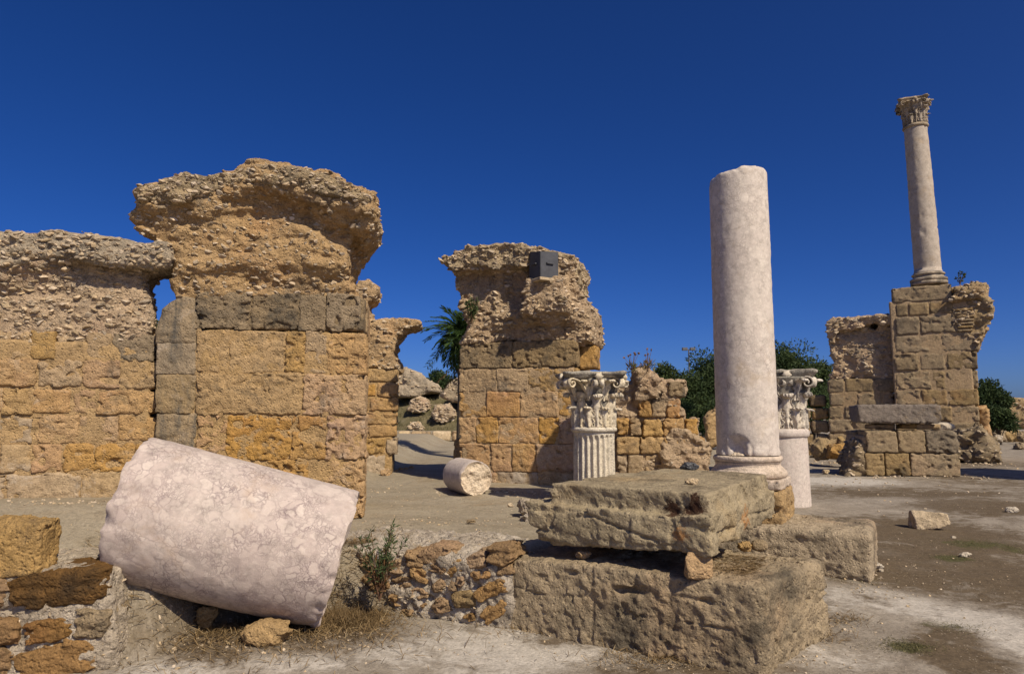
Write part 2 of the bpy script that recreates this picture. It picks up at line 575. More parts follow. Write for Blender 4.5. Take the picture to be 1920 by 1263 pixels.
M['field'] = stone_mat('brown_field_stone', (0.43, 0.275, 0.135), (0.34, 0.215, 0.11), stain=(0.13, 0.09, 0.055), stain_lo=0.62, red=(0.42, 0.22, 0.11), bump=1.0, rand=0.16, shift=True)
M['limemortar'] = stone_mat('grey_lime_mortar', (0.50, 0.415, 0.31), (0.42, 0.34, 0.25), stain=(0.23, 0.18, 0.125), stain_lo=0.62, light=(0.60, 0.51, 0.40), light_lo=0.57, bump=1.0, coarse=0.35)
M['fieldmid'] = stone_mat('brown_bedded_stone', (0.33, 0.195, 0.085), (0.25, 0.15, 0.07), stain=(0.10, 0.07, 0.04), stain_lo=0.60, red=(0.34, 0.17, 0.08), bump=1.0, rand=0.16, shift=True)
M['basemarble'] = stone_mat('pinkish_moulding_marble', (0.56, 0.465, 0.37), (0.49, 0.39, 0.30), stain=(0.24, 0.18, 0.12), stain_lo=0.62, bump=0.4)
M['fielddark'] = stone_mat('dark_brown_stone', (0.20, 0.115, 0.05), (0.13, 0.078, 0.04), stain=(0.05, 0.035, 0.022), stain_lo=0.55, red=(0.27, 0.16, 0.075), bump=1.0)
M['greyslab'] = stone_mat('purple_grey_stone', (0.26, 0.215, 0.175), (0.20, 0.168, 0.14), stain=(0.28, 0.2, 0.11), stain_lo=0.64, bump=0.9)
M['pale'] = stone_mat('pale_limestone', (0.55, 0.43, 0.28), (0.48, 0.36, 0.22), stain=(0.22, 0.17, 0.11), stain_lo=0.66, bump=0.5, shift=True)
M['white'] = stone_mat('white_stone', (0.46, 0.395, 0.305), (0.41, 0.345, 0.265), stain=(0.3, 0.24, 0.17), stain_lo=0.66, bump=0.5, shift=True)
M['carved'] = stone_mat('carved_white_marble', (0.66, 0.565, 0.41), (0.58, 0.49, 0.36), stain=(0.17, 0.145, 0.11), stain_lo=0.60, bump=0.45, rand=0.05)
M['carvedgrey'] = stone_mat('weathered_carved_marble', (0.64, 0.56, 0.45), (0.55, 0.48, 0.39), stain=(0.15, 0.14, 0.13), stain_lo=0.55, bump=0.4, rand=0.06)
M['carvedold'] = stone_mat('lichened_carved_stone', (0.45, 0.36, 0.25), (0.36, 0.29, 0.21), stain=(0.09, 0.08, 0.065), stain_lo=0.52, bump=0.4, rand=0.06)
M['abacus'] = stone_mat('lichened_abacus_dark_bell', (0.42, 0.37, 0.29), (0.30, 0.27, 0.22), stain=(0.09, 0.085, 0.075), stain_lo=0.50, bump=0.6, rand=0.05)  # also on capital bells: darker colour paints depth into gaps between leaves
M['breccia'] = marble_mat('pink_breccia_marble', (0.54, 0.455, 0.385), (0.44, 0.35, 0.305), (0.16, 0.115, 0.12), 1.0, 0.05, 0.6, vein_amt=0.80, stain=(0.44, 0.32, 0.23))
M['shaft'] = marble_mat('pale_pink_marble', (0.61, 0.535, 0.45), (0.53, 0.45, 0.385), (0.25, 0.195, 0.165), 1.3, 0.035, 0.7, vein_amt=0.55, stain=(0.45, 0.34, 0.22))
M['pinkshaft'] = marble_mat('speckled_pink_marble', (0.58, 0.505, 0.43), (0.52, 0.43, 0.37), (0.25, 0.195, 0.17), 2.6, 0.05, 0.2, vein_amt=0.5)
M['tallshaft'] = marble_mat('grey_beige_marble', (0.46, 0.39, 0.31), (0.40, 0.33, 0.26), (0.19, 0.15, 0.12), 0.7, 0.03, 0.6, vein_amt=0.45, stain=(0.36, 0.25, 0.14))
M['drum'] = marble_mat('grey_pink_marble', (0.52, 0.45, 0.39), (0.46, 0.38, 0.34), (0.28, 0.23, 0.21), 2.2, 0.03, 0.3, vein_amt=0.35)
M['broken'] = stone_mat('fresh_broken_marble', (0.66, 0.55, 0.42), (0.58, 0.47, 0.35), stain=(0.3, 0.22, 0.14), stain_lo=0.66, bump=0.7)
M['zinc'] = plain_mat('dull_zinc_sheet', (0.085, 0.085, 0.09), 0.55, 0.3, 0.25)
M['post'] = plain_mat('grey_paint', (0.12, 0.12, 0.13), 0.5)
M['bark'] = plain_mat('bark', (0.11, 0.085, 0.06), 0.9)
M['twig'] = plain_mat('dry_twig', (0.15, 0.085, 0.05), 0.9)
M['tree'] = leaf_mat('tree_leaf', (0.02, 0.04, 0.012), (0.11, 0.14, 0.05))
M['darktree'] = leaf_mat('dark_tree_leaf', (0.016, 0.034, 0.012), (0.085, 0.115, 0.04))
M['palm'] = leaf_mat('palm_leaf', (0.022, 0.048, 0.012), (0.075, 0.12, 0.03))
M['palmdry'] = leaf_mat('dry_palm_leaf', (0.09, 0.055, 0.03), (0.16, 0.10, 0.05))
M['shrub'] = leaf_mat('shrub_leaf', (0.035, 0.06, 0.02), (0.11, 0.14, 0.06), (0.20, 0.10, 0.045))
M['straw'] = leaf_mat('dry_grass', (0.10, 0.065, 0.03), (0.27, 0.18, 0.085), (0.36, 0.27, 0.15), 0.15)
M['grass'] = leaf_mat('sparse_grass', (0.07, 0.065, 0.03), (0.13, 0.115, 0.05), (0.22, 0.18, 0.08), 0.15)

# ---------------------------------------------------------------- ground
EDGE = [(-40, 4.75), (-2.45, 4.75), (-2.3, 5.25), (-1.2, 5.95), (0.0, 5.85), (0.9, 6.7), (1.75, 8.2), (2.9, 10.5), (4.6, 13.5), (6.5, 20), (9, 60), (9, 400), (-400, 400), (-400, 4.75)]
TERR = 0.5

def smooth(x, a, b):
    t = np.clip((x - a) / (b - a), 0, 1)
    return t * t * (3 - 2 * t)

def ground_h(X, Y, fine=True):
    d = sd_poly(X, Y, EDGE)
    wid = 0.16 + 0.03 * np.maximum(0, Y - 7)
    s = np.clip(0.5 - d / (2 * wid), 0, 1); s = s * s * (3 - 2 * s)
    P = np.stack([X, Y, np.zeros_like(X)], -1).astype(np.float32)
    near = np.clip(1.2 - np.hypot(X, Y) / 40, 0.1, 1)
    z = TERR * s
    r = 0.030 * fbm(P, 0.7, 2, 40) + 0.012 * fbm(P, 2.3, 3, 41)
    if fine:
        r = r + 0.005 * fbm(P, 9, 3, 42) * near
    # earth bank under the fallen column
    z = z + 0.29 * smooth(X, -2.3, -3.3) * smooth(Y, 5.2, 6.5) * s
    bank = np.exp(-((X + 1.9) / 1.1) ** 2 - ((Y - 4.95) / 0.45) ** 2)
    z = z + r * np.clip(0.35 + np.abs(d) * 0.2, 0.3, 1) + 0.10 * bank
    return z

def gh(x, y):
    return float(ground_h(np.array([x], np.float32), np.array([y], np.float32))[0])

def axis_vals(lo, hi, step, far_lo, far_hi, g=1.13):
    core = list(np.arange(lo, hi, step))
    s = step; v = core[-1]; up = []
    while v < far_hi:
        s *= g; v += s; up.append(v)
    s = step; v = core[0]; dn = []
    while v > far_lo:
        s *= g; v -= s; dn.append(v)
    return np.array(dn[::-1] + core + up, np.float32)

gx = axis_vals(-3.6, 6.0, 0.034, -1500, 1500)
gy = axis_vals(3.6, 9.6, 0.034, -60, 2500, 1.10)
GX, GY = np.meshgrid(gx, gy, indexing='ij')
GZ = ground_h(GX, GY)
nx, ny = GX.shape
gv = np.stack([GX, GY, GZ], -1).reshape(-1, 3)
ii = np.arange(nx * ny).reshape(nx, ny)
gq = np.stack([ii[:-1, :-1], ii[1:, :-1], ii[1:, 1:], ii[:-1, 1:]], -1).reshape(-1, 4)
g_me = np_mesh('ground', gv, gq)

def blobs(lst, z0=0.0):
    out = np.zeros(GX.shape, np.float32)
    for cx, cy, rx, ry, s in lst:
        c, t = gnd(cx, cy, z0)
        a, _ = gnd(cx, cy + ry, z0); b, _ = gnd(cx, max(cy - ry, 790), z0)
        rX = rx * t / FPX; rY = abs(b.y - a.y) / 2; my = (a.y + b.y) / 2
        out = np.maximum(out, s * np.clip(1.35 - np.sqrt(((GX - c.x) / rX) ** 2 + ((GY - my) / rY) ** 2) * 0.85, 0, 1))
    return out
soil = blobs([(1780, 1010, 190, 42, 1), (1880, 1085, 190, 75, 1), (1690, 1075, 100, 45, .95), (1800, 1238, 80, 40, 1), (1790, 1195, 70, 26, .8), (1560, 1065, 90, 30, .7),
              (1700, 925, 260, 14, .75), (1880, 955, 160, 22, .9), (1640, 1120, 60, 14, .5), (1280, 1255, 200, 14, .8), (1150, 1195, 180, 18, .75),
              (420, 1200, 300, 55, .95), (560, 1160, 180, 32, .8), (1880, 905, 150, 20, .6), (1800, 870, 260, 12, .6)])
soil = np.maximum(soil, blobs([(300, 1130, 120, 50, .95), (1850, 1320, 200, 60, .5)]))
lime = blobs([(1680, 1130, 150, 36, .75), (1900, 1190, 110, 60, 1), (960, 1215, 230, 50, .9), (760, 1235, 130, 34, .7), (1580, 902, 120, 10, .9), (1760, 940, 200, 16, .55),
              (1660, 1035, 40, 8, .8), (1770, 1055, 60, 6, .7), (330, 1262, 130, 22, .8), (1560, 1235, 120, 30, .5), (1905, 1015, 60, 9, .8), (1720, 1068, 50, 7, .7),
              (1900, 905, 90, 9, .6), (560, 1255, 200, 18, .7), (1400, 1300, 200, 30, .4)])
moss = blobs([(1700, 1216, 48, 14, 1), (1830, 1022, 70, 10, .9), (1790, 1048, 40, 8, .9), (1610, 1085, 50, 12, .6), (1770, 1175, 60, 20, .7), (1900, 1028, 50, 12, .8)])
terr_mask = np.clip(0.5 - sd_poly(GX, GY, EDGE) / 0.5, 0, 1)
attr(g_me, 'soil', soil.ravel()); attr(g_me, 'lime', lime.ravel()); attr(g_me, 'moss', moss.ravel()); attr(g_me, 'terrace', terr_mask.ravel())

def ground_material():
    m, nt, bs = new_mat('worn_ground'); N = NB(nt)
    co, _ = N.coords(False)
    fine = N.noise(co, 5.5, 9, 0.72, 0.6)
    fine2 = N.noise(co, 1.6, 8, 0.7, 0.4)
    fs = N.math('SUBTRACT', N.math('ADD', N.math('MULTIPLY', fine, 0.7), N.math('MULTIPLY', fine2, 0.6)), 0.65)
    wob = N.math('MULTIPLY', fs, 2.3)
    low = N.mix(N.ramp(N.noise(co, 2.2, 8, 0.68, 0.5), [(0.35, 0.0), (0.65, 1.0)]), (0.215, 0.178, 0.136), (0.325, 0.278, 0.22))
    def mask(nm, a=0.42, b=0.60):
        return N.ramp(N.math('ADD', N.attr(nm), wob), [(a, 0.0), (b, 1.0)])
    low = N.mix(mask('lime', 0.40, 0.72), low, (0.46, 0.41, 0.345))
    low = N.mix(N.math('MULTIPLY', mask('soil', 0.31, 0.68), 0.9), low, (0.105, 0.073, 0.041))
    low = N.mix(N.math('MULTIPLY', mask('moss', 0.62, 0.9), 0.75), low, (0.075, 0.075, 0.025))
    ter = N.mix(N.ramp(N.noise(N.scale(co, (0.5, 1.2, 1)), 1.6, 8, 0.65, 0.3), [(0.35, 0.0), (0.68, 1.0)]), (0.265, 0.218, 0.15), (0.335, 0.283, 0.205))
    ter = N.mix(N.ramp(N.noise(co, 1.1, 6, 0.6, 0.5), [(0.55, 0.0), (0.75, 0.6)]), ter, (0.24, 0.165, 0.085))
    col = N.mix(N.attr('terrace'), low, ter)
    sp = N.noise(co, 42, 6, 0.75)
    col = N.mix(1.0, col, N.ramp(sp, [(0.27, 0.55), (0.5, 1.0), (0.74, 1.3)]), 'MULTIPLY')
    mid = N.noise(co, 11, 7, 0.7)
    col = N.mix(1.0, col, N.ramp(mid, [(0.3, 0.78), (0.5, 1.0), (0.72, 1.16)]), 'MULTIPLY')
    v = N.n('TexVoronoi'); v.inputs['Scale'].default_value = 46; v.inputs['Randomness'].default_value = 1; N.put(v.inputs['Vector'], co)
    sc_ = N.n('SeparateColor'); N.put(sc_.inputs[0], v.outputs['Color'])
    peb = N.math('MULTIPLY', N.ramp(v.outputs['Distance'], [(0.18, 1.0), (0.3, 0.0)]), N.ramp(sc_.outputs[0], [(0.80, 0.0), (0.86, 1.0)]))
    col = N.mix(N.math('MULTIPLY', peb, 0.7), col, (0.44, 0.37, 0.28))
    nt.links.new(col, bs.inputs['Base Color'])
    h = N.math('ADD', N.noise(co, 16, 9, 0.72), N.math('MULTIPLY', sp, 0.45))
    h = N.math('ADD', h, N.math('MULTIPLY', peb, 0.35))
    nt.links.new(N.bump(h, 0.6, 0.025), bs.inputs['Normal'])
    bs.inputs['Roughness'].default_value = 0.95
    return m
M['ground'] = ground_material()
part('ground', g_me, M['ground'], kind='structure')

# ---------------------------------------------------------------- rocks and rubble
def hull_rock(seed, flat=1.0, n=16):
    r = random.Random(seed)
    bm = bmesh.new()
    for _ in range(n):
        v = Vector((r.gauss(0, 1), r.gauss(0, 1), r.gauss(0, 1))).normalized() * r.uniform(0.75, 1.05)
        bm.verts.new((v.x, v.y, v.z * flat))
    res = bmesh.ops.convex_hull(bm, input=bm.verts)
    bmesh.ops.delete(bm, geom=[g for g in res['geom_interior'] if isinstance(g, bmesh.types.BMVert)], context='VERTS')
    bmesh.ops.triangulate(bm, faces=bm.faces)
    bm.verts.index_update()
    V = np.array([v.co[:] for v in bm.verts], np.float32)
    F = np.array([[v.index for v in f.verts] for f in bm.faces], np.int32)
    bm.free()
    return V, F
ROCKS = [hull_rock(100 + i, flat=random.uniform(0.45, 0.75)) for i in range(14)]
ROCK_ME = [np_mesh('rubble_stone', v, f, False) for v, f in ROCKS]
for me in ROCK_ME: me.materials.append(M['rubble'])

def rot_np(yaw, tx, ty):
    cz, sz = cos(yaw), sin(yaw); cx, sx = cos(tx), sin(tx); cy, sy = cos(ty), sin(ty)
    Rz = np.array(((cz, -sz, 0), (sz, cz, 0), (0, 0, 1)))
    Rx = np.array(((1, 0, 0), (0, cx, -sx), (0, sx, cx)))
    Ry = np.array(((cy, 0, sy), (0, 1, 0), (-sy, 0, cy)))
    return Rz @ Rx @ Ry

def scatter_rubble(parent, V, Q, n, smin_, smax_, n_single, seed, zlo=None, cam_local=None, sink=0.40, power=2.2, tilt=0.3, mat=None, name='rubble_stone'):
    r = np.random.default_rng(seed)
    a, b, c, d = (V[Q[:, k]] for k in range(4))
    N = np.cross(c - a, d - b); A = np.linalg.norm(N, axis=1) + 1e-12; N = N / A[:, None]
    C = (a + b + c + d) / 4
    wgt = A.copy()
    if cam_local is not None:
        tc = np.array(cam_local) - C; tc /= np.linalg.norm(tc, axis=1)[:, None]
        wgt = wgt * np.clip((tc * N).sum(1) + 0.25, 0, 1)
    if zlo is not None:
        wgt = wgt * (C[:, 2] > zlo)
    idx = r.choice(len(Q), n, p=wgt / wgt.sum())
    size = smin_ + (smax_ - smin_) * r.random(n) ** power
    order = np.argsort(-size)
    items = []; tints = []
    for rank, k in enumerate(order):
        s = size[k]; p = C[idx[k]] - N[idx[k]] * s * (sink - 0.25 * r.random())
        R = rot_np(r.uniform(0, 6.28), r.normal() * tilt, r.normal() * tilt)
        S = np.array((s * r.uniform(0.8, 1.35), s * r.uniform(0.8, 1.2), s * r.uniform(0.6, 1.0)))
        vi = int(r.integers(len(ROCKS)))
        if rank < n_single:
            o = bpy.data.objects.new(name, ROCK_ME[vi])
            mx = Matrix([list(R[i] * S) + [p[i]] for i in range(3)] + [[0, 0, 0, 1]])
            link(o, parent); o.matrix_local = mx
        else:
            v, f = ROCKS[vi]
            items.append(((v * S) @ R.T + p, f)); tints.append(np.full(len(v), r.random()))
    if items:
        v, f = join_np(items)
        me = np_mesh('small_rubble', v, f, False); attr(me, 'tint', np.concatenate(tints))
        part('small_rubble', me, mat or M['rubble'], parent, kind='stuff')

def cam_in(fr):
    q = np.array((0, 0, EYE)) - np.array(fr.o)
    return np.array((q @ fr.u, q @ fr.w, q[2]))

def local_poly(fr, pts, w):
    out = []
    for x, y in pts:
        u, z = fr.loc(x, y, w)
        out.append((u, z - fr.o.z))
    return out

def rubble_mass(parent, fr, comps, vox, seed, mat, name='rubble_core', a=1.0, k=0.1, n_stones=800, smin_=0.02, smax_=0.07, n_single=90, detail=None, tilt=0.3):
    cs = [(local_poly(fr, p, w0), w0, w1, r) for p, w0, w1, r in comps]
    V, Q = mass_mesh(cs, vox, detail or rubble_detail(seed, a), k)
    part(name, np_mesh(name, V, Q), mat, parent)
    if n_stones:
        scatter_rubble(parent, V, Q, n_stones, smin_, smax_, n_single, seed + 1, cam_local=cam_in(fr), tilt=tilt)
    return V, Q

def stone_block(parent, lo, hi, vox, seed, mat, r=0.008, a=1.0, pit=1.0, tool=0.0, name='stone_block', label=None, rotz=0.0):
    lo = np.array(lo); hi = np.array(hi)
    off = np.array(((seed * 1.37) % 9, (seed * 2.11) % 9, (seed * 0.77) % 9), np.float32)
    det = ashlar_detail(seed % 17, a, pit, tool)
    V, Q = sdf(lambda P: sd_box(P, lo, hi, r), lambda P: det(P + off), lo, hi, vox, 0.10)
    o = part(name, np_mesh(name, V, Q), mat, parent, label=label)
    return o

SEED = [100]
def courses(parent, fr, rows, xref, depth, vox, mats, gap=0.002, w0=0.0, r=0.006, a=1.0, pit=1.0, jit=0.010, rnd=None, name='stone_block'):
    """rows: (y_top, y_bottom, [x...], optional material names) in photo pixels on the face."""
    rnd = rnd or random.Random(SEED[0])
    for row in rows:
        yt, yb, xs = row[:3]
        mm = row[3] if len(row) > 3 else mats
        zt = fr.loc(xref, yt, w0)[1] - fr.o.z; zb = fr.loc(xref, yb, w0)[1] - fr.o.z
        ym = (yt + yb) / 2
        for i in range(len(xs) - 1):
            u0 = fr.loc(xs[i], ym, w0)[0]; u1 = fr.loc(xs[i + 1], ym, w0)[0]
            SEED[0] += 1
            mname = mm[i] if isinstance(mm, list) and len(mm) == len(xs) - 1 else rnd.choice(mm)
            j = rnd.uniform(-jit, jit)
            stone_block(parent, (u0 + gap, w0 + j, zb + gap), (u1 - gap, w0 + depth + j, zt - gap), vox, SEED[0], M[mname], r, a * rnd.uniform(0.7, 1.3), pit * rnd.uniform(0.4, 1.5), name=name)

def core_box(parent, lo, hi, vox, mat, seed=3, name='mortar_core', r=0.02):
    det = ashlar_detail(seed, 0.8, 0.3)
    V, Q = sdf(lambda P: sd_box(P, np.array(lo), np.array(hi), r), det, lo, hi, vox, 0.1)
    part(name, np_mesh(name, V, Q), mat, parent)

def build_frame_thing(name, fr, label, cat, group=None):
    return thing(name, label, cat, fr.o, fr.a, group)

# ================================================================ left pier
F1 = Frame((-1.62, 7.57, TERR - 0.02), 10)
p1 = build_frame_thing('ruined_pier', F1, 'tallest block pier behind the big fallen column, wide rubble top overhanging both sides', 'pier', 'ruined masonry piers')
V1 = 0.0165
u0 = F1.loc(292, 700)[0]; uR = 0.0
um = F1.loc(366, 700)[0]
zt = F1.loc(520, 550)[1] - F1.o.z
zA1 = F1.loc(520, 619)[1] - F1.o.z
core_box(p1, (um + 0.03, 0.014, 0), (uR - 0.03, 1.35, zA1), 0.03, M['mortar'])
core_box(p1, (um + 0.03, 0.028, zA1 + 0.003), (uR - 0.03, 1.35, zt), 0.03, M['grey'])
courses(p1, F1, [
    (548, 619, [366, 470, 560, 612, 676], ['grey', 'grey', 'grey', 'grey']),
    (619, 699, [367, 430, 535, 572, 612, 688], ['tan', 'tan', 'tan', 'tan', 'ochre']),
    (700, 777, [368, 568, 686], ['tan', 'ochre']),
    ], 520, 0.42, 0.0155, ['tan'], gap=0.001, pit=1.25)
courses(p1, F1, [
    (778, 862, [368, 424, 545, 612, 686], ['pinkish', 'ochre', 'ochre', 'pinkish']),
    (863, 975, [366, 470, 575, 682], ['ochre', 'ochre', 'ochre'])], 520, 0.42, 0.0155, ['tan'], gap=0.001, pit=2.6, a=1.4)
# flush strip with dark streaks at the left
courses(p1, F1, [
    (642, 702, [292, 366], ['streak']), (702, 775, [291, 366], ['streak']),
    (775, 850, [291, 366], ['streak']), (850, 960, [291, 364], ['streak'])], 330, 0.5, 0.0165, ['streak'], gap=0.001, w0=0.012, pit=0.35)
core_box(p1, (u0 + 0.03, 0.03, 0), (um + 0.06, 1.0, F1.loc(330, 646)[1] - F1.o.z), 0.03, M['mortar'])
rubble_mass(p1, F1, [([(338, 556), (318, 568), (304, 580), (297, 604), (292, 643), (368, 643), (368, 556)], 0.01, 0.5, 0.03)], V1, 19, M['streak'], name='stone_block', a=0.3, n_stones=0)
# right flank, seen edge on
for k, (ya, yb) in enumerate([(548, 619), (619, 699), (700, 777), (778, 862), (863, 975)]):
    zb_ = F1.loc(640, yb)[1] - F1.o.z; za_ = F1.loc(640, ya)[1] - F1.o.z
    stone_block(p1, (-0.38, 0.45, zb_ + 0.01), (-0.01, 0.92, za_ - 0.01), 0.03, 700 + k, M['tan'])
    stone_block(p1, (-0.38, 0.94, zb_ + 0.01), (-0.02, 1.38, za_ - 0.01), 0.03, 720 + k, M['ochre'])
rubble_mass(p1, F1, [
    ([(330, 562), (323, 520), (326, 500), (314, 478), (298, 452), (275, 425), (330, 380), (400, 352), (600, 360), (655, 420), (660, 470), (652, 500), (662, 530), (673, 562)], 0.02, 1.3, 0.07),
    ([(355, 500), (385, 400), (410, 350), (480, 330), (505, 372), (560, 420), (630, 468), (640, 500)], -0.06, 0.5, 0.06),
    ([(300, 452), (262, 425), (250, 410), (262, 396), (330, 388), (400, 392), (395, 470), (345, 500)], 0.0, 1.2, 0.05),
    ([(470, 345), (480, 312), (540, 308), (600, 318), (650, 336), (695, 354), (702, 385), (690, 404), (640, 394), (570, 372), (510, 362)], -0.30, 1.2, 0.06),
    ([(612, 395), (698, 370), (704, 402), (692, 428), (676, 438), (640, 424)], -0.16, 1.2, 0.06),
    ([(260, 385), (258, 358), (292, 344), (345, 330), (350, 322), (430, 317), (480, 306), (470, 350), (400, 370), (395, 382), (330, 382), (290, 396)], -0.18, 1.2, 0.06),
    ([(420, 322), (480, 307), (540, 310), (530, 350), (480, 380), (420, 370)], -0.12, 1.2, 0.06),
    ], V1, 21, M['core'], a=0.75, k=0.20, n_stones=1500, smin_=0.012, smax_=0.055, n_single=90)
sel_u0, sel_z0 = F1.loc(480, 395)
rubble_mass(p1, F1, [
    ([(500, 335), (540, 312), (600, 320), (650, 338), (690, 356), (694, 378), (640, 372), (570, 352)], -0.335, 0.9, 0.05),
    ([(266, 380), (264, 360), (296, 346), (350, 330), (430, 322), (480, 309), (540, 310), (500, 336), (440, 346), (390, 366), (330, 372)], -0.215, 0.9, 0.05)],
    V1, 24, M['crust'], name='rubble_crust', a=0.8, n_stones=1500, smin_=0.014, smax_=0.055, n_single=110)

# ================================================================ left wall
q_ = F1.world(F1.loc(292, 700)[0], 0.10, 0)
F2 = Frame((q_.x, q_.y, 0.77), 19)
p2 = build_frame_thing('ruined_wall', F2, 'block wall with jutting rubble ledge at the left edge beside the tallest pier', 'wall', 'ruined masonry walls')
uL = F2.loc(-90, 800)[0]; uR2 = F2.loc(300, 760)[0]
core_box(p2, (uL, 0.014, 0), (uR2 - 0.10, 0.55, F2.loc(150, 640)[1] - F2.o.z), 0.035, M['mortar'])
courses(p2, F2, [
    (622, 674, [-90, -30, 20, 55, 103, 160, 210, 292], ['tan', 'tan', 'tan', 'tan', 'tan', 'tan', 'grey']),
    (674, 726, [-90, -10, 70, 155, 225, 293], ['tan', 'ochre', 'tan', 'ochre', 'tan']),
    (729, 776, [-90, 5, 60, 134, 182, 294], ['ochre', 'tan', 'ochre', 'ochre', 'ochre']),
    (779, 829, [-90, -20, 60, 145, 222, 296], ['ochre', 'foot', 'ochre', 'ochre', 'ochre']),
    (832, 884, [-90, 0, 60, 118, 178, 250, 300], ['pinkish', 'foot', 'pinkish', 'ochre', 'ochre', 'ochre']),
    (885, 950, [-90, 10, 150, 300], ['foot', 'foot', 'foot'])], 160, 0.4, 0.02, ['tan'], gap=0.001, pit=1.3)
rubble_mass(p2, F2, [
    ([(-90, 640), (-90, 500), (30, 495), (150, 500), (266, 505), (276, 540), (283, 580), (288, 632), (200, 640)], 0.03, 0.55, 0.05),
    ([(240, 500), (300, 490), (318, 500), (308, 508), (282, 512)], 0.1, 0.5, 0.03),
    ([(-90, 440), (32, 436), (110, 436), (200, 454), (318, 470), (322, 488), (250, 494), (150, 490), (90, 494), (-90, 530)], -0.12, 0.5, 0.05)],
    0.022, 31, M['core'], a=0.7, k=0.2, n_stones=1300, smin_=0.018, smax_=0.06, n_single=110)
rubble_mass(p2, F2, [
    ([(-90, 430), (32, 428), (60, 434), (110, 426), (160, 434), (200, 446), (270, 456), (318, 462), (328, 484), (318, 500), (250, 492), (150, 486), (90, 488), (30, 500), (-90, 510)], -0.17, 0.6, 0.06)],
    0.022, 33, M['crust'], name='rubble_crust', a=0.75, n_stones=900, smin_=0.018, smax_=0.06, n_single=70)

# ================================================================ narrow pier with a horn, behind the tallest pier
c_, t_ = gnd(735, 890, TERR)
F3 = Frame((c_.x, c_.y, TERR - 0.02), 8)
p3 = build_frame_thing('ruined_pier', F3, 'horn tipped rubble pier half hidden behind the right edge of the tallest pier', 'pier', 'ruined masonry piers')
uA = F3.loc(610, 800)[0]
core_box(p3, (uA, 0.03, 0), (F3.loc(742, 800)[0] - 0.05, 1.4, F3.loc(700, 690)[1] - F3.o.z), 0.04, M['mortar'])
courses(p3, F3, [
    (690, 717, [615, 665, 693, 748], ['ochre', 'ochre', 'tan']),
    (717, 744, [615, 668, 706, 747], ['ochre', 'ochre', 'ochre']),
    (744, 772, [615, 660, 692, 747], ['ochre', 'ochre', 'ochre']),
    (772, 797, [615, 680, 747], ['ochre', 'ochre']),
    (797, 820, [615, 690, 745], ['ochre', 'ochre']),
    (820, 852, [615, 670, 722, 746], ['pinkish', 'tan', 'foot']),
    (852, 892, [615, 676, 723], ['foot', 'foot'])], 715, 0.5, 0.028, ['ochre'], gap=0.01, pit=1.3)
rubble_mass(p3, F3, [
    ([(615, 692), (615, 580), (660, 560), (690, 575), (700, 600), (720, 596), (760, 597), (788, 602), (790, 607), (765, 618), (748, 636), (738, 660), (745, 680), (748, 692)], 0.0, 1.2, 0.04),
    ([(640, 560), (672, 522), (690, 524), (706, 538), (704, 556), (690, 566), (680, 600), (640, 600)], -0.1, 0.9, 0.04)],
    0.026, 41, M['core'], a=0.75, n_stones=420, smin_=0.03, smax_=0.075, n_single=30)

# ================================================================ middle pier
F4 = Frame(tuple(gnd(860, 906, TERR)[0] - Vector((0, 0, 0.03))), -13)
p4 = build_frame_thing('ruined_pier', F4, 'middle pier of stone blocks and rubble carrying a grey metal box near its top', 'pier', 'ruined masonry piers')
u1 = F4.loc(1085, 780)[0]
zA4 = F4.loc(960, 689)[1] - F4.o.z
core_box(p4, (0.04, 0.016, 0), (u1 - 0.05, 1.55, zA4), 0.035, M['mortar'])
core_box(p4, (0.04, 0.028, zA4 + 0.003), (u1 - 0.05, 1.55, F4.loc(960, 650)[1] - F4.o.z), 0.035, M['grey'])
courses(p4, F4, [
    (640, 689, [861, 960, 1084], ['grey', 'grey']),
    (690, 734, [860, 930, 990, 1084], ['tan', 'tan', 'tan']),
    (734, 781, [860, 912, 975, 1046, 1085], ['ochre', 'pinkish', 'ochre', 'ochre']),
    (782, 831, [860, 892, 934, 1010, 1048, 1085], ['ochre', 'ochre', 'pinkish', 'ochre', 'pinkish']),
    (832, 884, [860, 920, 960, 1006, 1085], ['pinkish', 'pinkish', 'ochre', 'pinkish']),
    (884, 935, [860, 930, 1010, 1085], ['pinkish', 'foot', 'foot'])], 960, 0.45, 0.022, ['ochre'], gap=0.001, pit=1.2)
for k, (ya, yb) in enumerate([(640, 689), (690, 734), (734, 781), (782, 831), (832, 884), (884, 935)]):
    zb_ = F4.loc(1080, yb)[1] - F4.o.z; za_ = F4.loc(1080, ya)[1] - F4.o.z
    stone_block(p4, (u1 - 0.42, 0.47, zb_ + 0.01), (u1 + 0.0, 0.98, za_ - 0.01), 0.028, 800 + k, M['ochre'])
    stone_block(p4, (u1 - 0.42, 1.0, zb_ + 0.01), (u1 + 0.01, 1.6, za_ - 0.01), 0.028, 820 + k, M['tan'])
zb_ = F4.loc(1080, 690)[1] - F4.o.z; za_ = F4.loc(1080, 645)[1] - F4.o.z
stone_block(p4, (u1 - 0.05, 0.22, zb_ + 0.01), (u1 + 0.27, 0.8, za_), 0.024, 850, M['ochre'])
